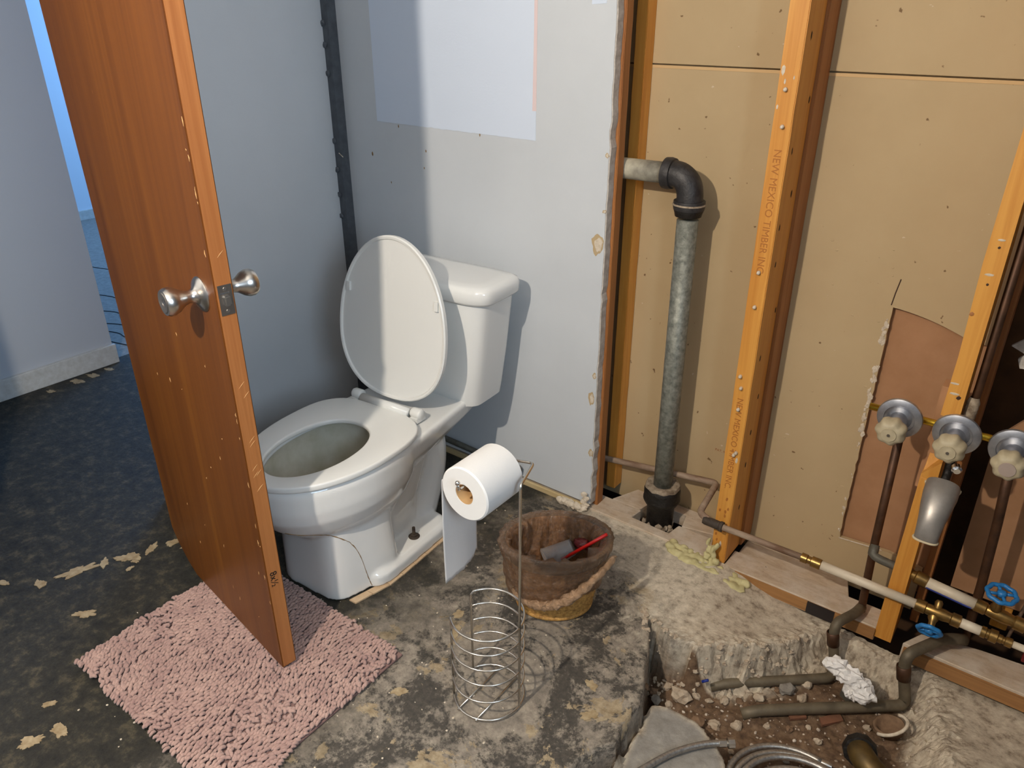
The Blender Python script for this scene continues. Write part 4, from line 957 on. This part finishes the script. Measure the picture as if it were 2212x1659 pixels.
latheo('valve_bonnet', [(.011, 0), (.0125, .008), (.0095, .016), (.0105, .022), (.006, .030), (.005, .05), (0, .05)], (2.054, .028, .168), (.02, -.12, 1), M['brass'], vb2, 16)
wheel(vb2, (2.0555, .022, .219), (.02, -.12, 1), .0285)
tubeo('white_pipe', [(2.112, .030, .152), (2.40, .030, .128)], .0135, M['pex_white'], l2, 18)

def riser(name, pts, r, mat, label, rad=.018):
    t_ = thing(name, label, 'pipe', pts[-1]); tubeo('pipe', pts, r, mat, t_, 14, rad); return t_
r1 = riser('copper_riser', [(1.772, .050, .53), (1.779, .050, .20), (1.787, .048, .02), (1.789, .044, .004)], .0098, M['copper_old'], 'dark copper riser dropping from the left faucet valve')
latheo('solder_joint', [(.0098, -.012), (.0118, -.011), (.0118, .011), (.0098, .012)], (1.7805, .050, .19), (.02, 0, -1), M['solder_grey'], r1, 14)
r2 = riser('drain_branch_pipe', [(1.787, .046, .014), (1.783, .0, .026), (1.755, -.076, .034), (1.757, -.080, -.01), (1.780, -.086, -.104), (1.776, -.112, -.108), (1.693, -.183, -.110), (1.576, -.281, -.112), (1.545, -.307, -.122)], .0125, M['copper_green'], 'old copper pipe bending over the scorched sole board into the pit', .022)
b = bmesh.new(); lathe(b, [(.0125, -.02), (.0148, -.019), (.0148, .019), (.0125, .02)], (1.7575, -.0805, -.012), (.2, 0, -1), 14); obj('pipe_collar', b, M['copper_old'], r2, True)
r3 = riser('drain_branch_pipe', [(2.02, .06, .03), (1.979, .028, .036), (1.920, -.078, .034), (1.921, -.080, -.01), (1.944, -.085, -.098), (1.938, -.100, -.104), (1.810, -.203, -.106), (1.671, -.316, -.108), (1.640, -.340, -.120)], .0135, M['copper_green'], 'old copper pipe dropping beside the broken sole board and lying along the pit', .024)
b = bmesh.new(); lathe(b, [(.0135, -.02), (.0162, -.019), (.0162, .019), (.0135, .02)], (1.9235, -.081, -.02), (.2, 0, -1), 14); obj('pipe_collar', b, M['copper_old'], r3, True)
r4 = riser('copper_riser', [(1.992, .060, .53), (2.005, .075, .36), (2.015, .085, .18), (2.02, .085, .0)], .0105, M['copper_old'], 'dark copper riser dropping from the right faucet valve')
r5 = riser('thin_tube', [(2.150, .14, .45), (2.135, .14, .30), (2.11, .13, .13), (2.10, .13, .02)], .004, M['copper_dirty'], 'thin pale tube beside the wheel valve in the open cavity')

# ------------------------------------------------------------------ tub faucet
fa = thing('tub_faucet', 'three-handle tub faucet with chrome flanges and spout in the open wall', 'faucet', (1.88, .03, .33))
tubeo('manifold', [(1.70, .030, .580), (2.10, .030, .580)], .0085, M['brass_bright'], fa, 14)
fx = [(1.7685, .582), (1.883, .580), (1.990, .580)]
for k, (x, z) in enumerate(fx):
    ax = (.0, -1, -.02)
    fl = latheo('flange', [(.0, .0), (.046, .0), (.0475, .004), (.046, .008), (.040, .0105), (.032, .012), (.031, .008), (.026, .007), (.0185, .014), (.0165, .046), (.0, .046)], (x, .010, z), ax, M['chrome_worn'], fa, 44)
    lob = lambda a, h: 1 + (.07 * math.cos(7 * a) if h > .048 else 0)
    hd = latheo('handle', [(0, .044), (.013, .044), (.0155, .048), (.0265, .058), (.0305, .070), (.030, .082), (.025, .092), (.019, .096), (0, .096)], (x - .001, .010, z), ax, M['knob_dusty'], fa, 56, lob)
    latheo('handle_cap', [(.0155, .0955), (.0150, .0985), (.006, .0975) if k < 2 else (.008, .0988), (.003, .099) if k < 2 else (.004, .099), (0, .099)], (x - .001, .010, z), ax, M['knob_dusty'] if k < 2 else M['knob_insert'], hd, 28)
    if k < 2: latheo('screw', [(.0035, .0985), (.003, .1005), (0, .1005)], (x - .001, .010, z), ax, M['nickel_dark'], hd, 12)
tubeo('shower_riser', [(1.8925, .045, .57), (1.8955, .055, .68), (1.897, .06, 1.2)], .0085, M['copper_old'], fa, 12)
latheo('threaded_nipple', [(.0085, 0), (.0125, .001)] + [(.0125 + .0012 * (i % 2), .006 + i * .005) for i in range(9)] + [(.0085, .055)], (1.8925, .045, .60), (.02, .06, 1), M['oakum'], fa, 18)
tubeo('spout_pipe', [(1.884, .035, .575), (1.886, .030, .47), (1.886, .0, .452)], .009, M['iron_black'], fa, 12, .012)
# spout: lofted from a round flange to a flat outlet
b = bmesh.new(); rings = []
for (c, d, wx, wz) in (((1.8865, .004, .449), (0, -1, -.55), .0345, .030), ((1.8875, -.020, .438), (0, -1, -.6), .0345, .030), ((1.8875, -.044, .420), (0, -.9, -.8), .031, .026), ((1.888, -.064, .398), (0, -.8, -1), .027, .022), ((1.888, -.076, .376), (0, -.5, -1), .0245, .019), ((1.888, -.080, .360), (0, -.2, -1), .0235, .0175), ((1.888, -.080, .355), (0, -.2, -1), .024, .018)):
    d = Vector(d).normalized(); u = Vector((1, 0, 0)); v = d.cross(u).normalized()
    rings.append([Vector(c) + u * wx * math.copysign(abs(math.cos(2 * math.pi * k / 36)) ** .8, math.cos(2 * math.pi * k / 36)) + v * wz * math.copysign(abs(math.sin(2 * math.pi * k / 36)) ** .8, math.sin(2 * math.pi * k / 36)) for k in range(36)])
loft(b, rings); spo = obj('spout', b, M['spout_metal'], fa, True); sharp(spo, 60)
b = bmesh.new(); rg = rings[0]; tube(b, [Vector(p) + Vector((0, .001, .0)) for p in rg[18:36] + rg[:1]], .0028, 8); obj('putty_bead', b, M['putty'], spo, True)
b = bmesh.new(); tube(b, rings[-1] + rings[-1][:1], .0026, 8, False); obj('outlet_rim', b, M['putty'], spo, True)
latheo('test_cap', [(0, 0), (.010, 0), (.011, .012), (.007, .016), (0, .016)], (1.900, .004, .505), (.3, -1, -.2), M['steel_bright'], fa, 16)

# ------------------------------------------------------------------ things lying in the pit
def stone(x, y, s, seed, mat, label, flat=.6, dz=0):
    b = bmesh.new(); z = ground(x, y)[0]; blob(b, (0, 0, 0), (s, s * .8, s * flat), seed, 2, .55, 1.3, seed)
    zmin = min(v.co.z for v in b.verts)
    for v in b.verts: v.co += Vector((x, y, z - zmin - s * .22 + dz))
    o = obj('stone', b, M[mat]); tag(o, label, 'stone', 'broken stones in the dug-out pit'); return o
LBL = {'stone_pale': 'pale broken stone', 'stone_brown': 'brown earthy lump', 'stone_grey': 'grey concrete chunk'}
MARKS = [((1.47, -.40), 'against the broken slab edge'), ((1.57, -.33), 'at the foot of the crumbling concrete ledge'), ((1.66, -.24), 'beside the end of the upper pit pipe'), ((1.72, -.18), 'behind the upper pit pipe near the crumpled paper'),
         ((1.62, -.40), 'on open soil in front of the two pit pipes'), ((1.76, -.30), 'on the soil in front of the lower pit pipe'), ((1.68, -.45), 'beside the nut of the braided hose'), ((1.83, -.38), 'on gravel behind the hose coil'), ((1.92, -.28), 'next to the drain trap and the white ring'), ((1.55, -.455), 'on the rim of the loose grey slab')]
def stone_label(x, y, s, mt):
    w = min(MARKS, key=lambda q: (q[0][0] - x) ** 2 + (q[0][1] - y) ** 2)[1]
    return ('large ' if s > .02 else 'small ' if s < .013 else '') + LBL[mt] + ' ' + w
SL = [(1.60, -.405, .019, 'stone_pale'), (1.643, -.378, .017, 'stone_pale'), (1.566, -.43, .026, 'stone_brown'), (1.50, -.38, .030, 'stone_pale'), (1.46, -.37, .016, 'stone_pale'), (1.485, -.415, .014, 'stone_pale'),
      (1.45, -.40, .022, 'stone_grey'), (1.43, -.375, .018, 'stone_brown'), (1.475, -.445, .016, 'stone_grey'), (1.53, -.355, .014, 'stone_pale'), (1.56, -.345, .012, 'stone_pale'), (1.59, -.325, .016, 'stone_pale'), (1.62, -.30, .014, 'stone_brown'),
      (1.655, -.27, .018, 'stone_pale'), (1.70, -.20, .028, 'stone_grey'), (1.735, -.16, .020, 'stone_pale'), (1.68, -.215, .015, 'stone_brown'), (1.74, -.205, .016, 'stone_pale'), (1.66, -.45, .010, 'stone_pale'), (1.70, -.335, .010, 'stone_pale'),
      (1.745, -.31, .012, 'stone_brown'), (1.78, -.28, .010, 'stone_pale'), (1.81, -.31, .012, 'stone_pale'), (1.84, -.38, .010, 'stone_pale'), (1.80, -.36, .012, 'stone_brown'), (1.77, -.40, .010, 'stone_grey'), (1.53, -.455, .018, 'stone_brown'), (1.62, -.47, .012, 'stone_grey'), (1.44, -.46, .012, 'stone_brown'), (1.925, -.27, .016, 'stone_brown'), (1.91, -.36, .014, 'stone_brown'), (1.70, -.43, .012, 'stone_brown'), (1.89, -.20, .012, 'stone_pale')]
for i, (x, y, s, mt) in enumerate(SL): stone(x, y, s * .8, i, mt, stone_label(x, y, s, mt))
b = bmesh.new(); rr = random.Random(31); k = 0
while k < 560:
    x, y = rr.uniform(1.42, 2.02), rr.uniform(-.62, -.08)
    z, d, ru, gr = ground(x, y)
    if d < .5: continue
    s = rr.uniform(.001, .0036) if k % 9 else .005; blob(b, (x, y, z + s * .3), (s, s * rr.uniform(.5, 1.2), s * .7), k, 1, .4); k += 1
stuff(obj('gravel', b, M['gravel'], floor))['label'] = 'small pale gravel scattered on the soil of the pit'
b = bmesh.new(); rr = random.Random(17)
for k in range(120):                        # crumbling concrete along the broken ledge
    t_ = rr.random(); i = min(int(t_ * 7), 6); p0, p1 = LEDGE[i], LEDGE[i + 1]; u = rr.random()
    x, y = p0[0] + (p1[0] - p0[0]) * u + rr.uniform(-.01, .01), p0[1] + (p1[1] - p0[1]) * u - rr.uniform(-.01, .05)
    z, d, ru, gr = ground(x, y); s = rr.uniform(.002, .008)
    blob(b, (x, y, z), (s, s * rr.uniform(.6, 1.2), s * .7), k, 2, .8, 1.6)
stuff(obj('concrete_crumble', b, M['stone_pale'], floor))['label'] = 'crumbled concrete along the broken edge below the sole board'
def plank_scrap(x, y, lx, ly, rot, mat, label, name, dz=.006):
    b = bmesh.new(); P = [(-lx, -ly), (lx * .9, -ly * 1.1), (lx, ly * .7), (0, ly * 1.1), (-lx * .8, ly)]
    P = [(x + p[0] * math.cos(rot) - p[1] * math.sin(rot), y + p[0] * math.sin(rot) + p[1] * math.cos(rot)) for p in P]
    z = ground(x, y)[0]; prism(b, P, z + dz - .004, z + dz + .003, 'z'); return tag(obj(name, b, M[mat]), label, 'scrap')
plank_scrap(1.745, -.262, .022, .012, .8, 'terracotta', 'orange-brown chip of wood between the two pit pipes', 'wood_scrap')
plank_scrap(1.815, -.225, .030, .010, .9, 'terracotta', 'thin reddish wood sliver under the lower pit pipe', 'wood_scrap')
plank_scrap(1.826, -.470, .030, .018, .3, 'wood_chip', 'light wooden chip lying inside the hose coil', 'wood_scrap')
b = bmesh.new(); tube(b, [(1.535, -.345, -.078), (1.548, -.338, -.070)], .0035, 8); tag(obj('plastic_scrap', b, M['blue_stripe'], None, True), 'tiny blue plastic scrap on the rubble below the ledge', 'scrap')
# pipe stub with crumpled paper stuffed in it
stub = latheo('pipe_stub', [(.022, -.06), (.024, .0), (.026, .004), (.026, .014), (.022, .016), (.019, .014), (.018, -.03), (0, -.03)], (1.838, -.128, -.080), (.15, -.1, 1), M['solder_grey'], None, 28); tag(stub, 'short grey pipe stub rising from the pit soil', 'pipe')
b = bmesh.new()
for k, (c, s) in enumerate((((1.795, -.168, -.010), (.030, .018, .020)), ((1.822, -.170, -.022), (.028, .020, .022)), ((1.845, -.168, -.034), (.024, .022, .022)), ((1.862, -.172, -.048), (.026, .022, .020)), ((1.835, -.17, -.06), (.02, .02, .022)))):
    g = bmesh.ops.create_icosphere(b, subdivisions=3, radius=1)
    for v in g['verts']:
        q = v.co; d = 1 + .5 * noise.cell(q * 2.2 + Vector((k * 3, 0, 0))) * .5 + .35 * noise.noise(q * 2.6 + Vector((k, 4, 4)))
        v.co = Vector(c) + Vector((q.x * s[0], q.y * s[1], q.z * s[2])) * d
tag(obj('crumpled_paper', b, M['crumpled']), 'white crumpled paper stuffed on the pipe stub', 'paper')
# plastered ring of a capped drain
b = bmesh.new(); pts = [Vector((1.932 + .033 * math.cos(R(a)), -.186 + .036 * math.sin(R(a)), -.092 + .022 * math.cos(R(a)))) for a in range(-120, 75, 8)]
tube(b, pts, [.004 + .0025 * abs(noise.noise(Vector((k, 1, 1)))) for k in range(len(pts))], 8); rg_ = thing('drain_ring', 'round drain opening with broken white rim in the pit', 'drain', (1.932, -.186, -.1)); obj('broken_rim', b, M['plaster'], rg_, True)
b = bmesh.new(); lathe(b, [(.030, -.012), (.034, -.004), (.034, .0), (.029, .001), (.028, -.02), (0, -.022)], (1.930, -.186, -.092), (-.3, 0, 1), 28); obj('drain_cup', b, M['stone_brown'], rg_, True)
# brass trap elbow
te = thing('drain_trap', 'old brown brass trap elbow half buried at the pit edge', 'pipe', (1.92, -.36, -.1))
tubeo('trap_bend', spline([(1.905, -.285, -.115), (1.895, -.310, -.072), (1.905, -.345, -.055), (1.945, -.372, -.060), (2.02, -.395, -.075), (2.12, -.42, -.09)], 6), .027, M['drain_brass'], te, 22)
latheo('slip_nut', [(.027, -.012), (.035, -.011), (.037, 0), (.035, .011), (.027, .012)], (1.897, -.325, -.064), (.25, -.9, .35), M['iron_black'], te, 10)
# braided hose
ho = thing('braided_hose', 'coiled braided steel supply hose on the pit floor', 'hose', (1.72, -.5, -.06))
HZ = -.052
hp = spline([(1.500, -.760, HZ), (1.535, -.680, HZ), (1.575, -.592, HZ + .002), (1.620, -.532, HZ + .004), (1.662, -.497, HZ + .004)], 8)
tubeo('hose', hp, .0072, M['hose_braid'], ho, 12)
latheo('hose_nut', [(.006, -.02), (.0085, -.02), (.0085, -.004), (.0065, -.002), (.0115, 0), (.0115, .014), (.006, .015)], (1.662, -.497, HZ + .004), (.78, .62, 0), M['nickel'], ho, 8)
for k, (cx, cy, r_, a0, a1, z) in enumerate(((1.815, -.520, .120, 80, 215, -.070), (1.830, -.535, .118, 40, 215, -.060), (1.842, -.545, .116, 30, 215, -.050), (1.855, -.560, .112, 20, 200, -.056))):
    pts = [Vector((cx + r_ * math.cos(R(a0 + (a1 - a0) * i / 30)) * 1.1, cy + r_ * math.sin(R(a0 + (a1 - a0) * i / 30)), z - .012 * (i / 30))) for i in range(31)]
    tubeo('hose_loop', pts, .0072, M['hose_braid'], ho, 12)
latheo('hose_end', [(0, 0), (.0075, 0), (.0082, .012), (.0065, .022), (0, .022)], (1.838, -.402, -.070), (.9, .1, .0), M['nickel'], ho, 12)
b = bmesh.new(); tube(b, spline([(1.752, -.56, -.052), (1.79, -.535, -.050), (1.83, -.55, -.052), (1.86, -.585, -.054)], 6), .011, 12); tag(obj('white_tube', b, M['pex_white'], None, True), 'short white plastic tube end beside the hose coil', 'pipe')
# door-stop pieces of writing on the board face
text('board_print', 'PAT. NO. 2,095', .011, M['stud_side'], (1.292, SY - .0004, .232), (1, 0, 0), (0, 0, 1), wp, .0002)

bpy.context.view_layer.update()
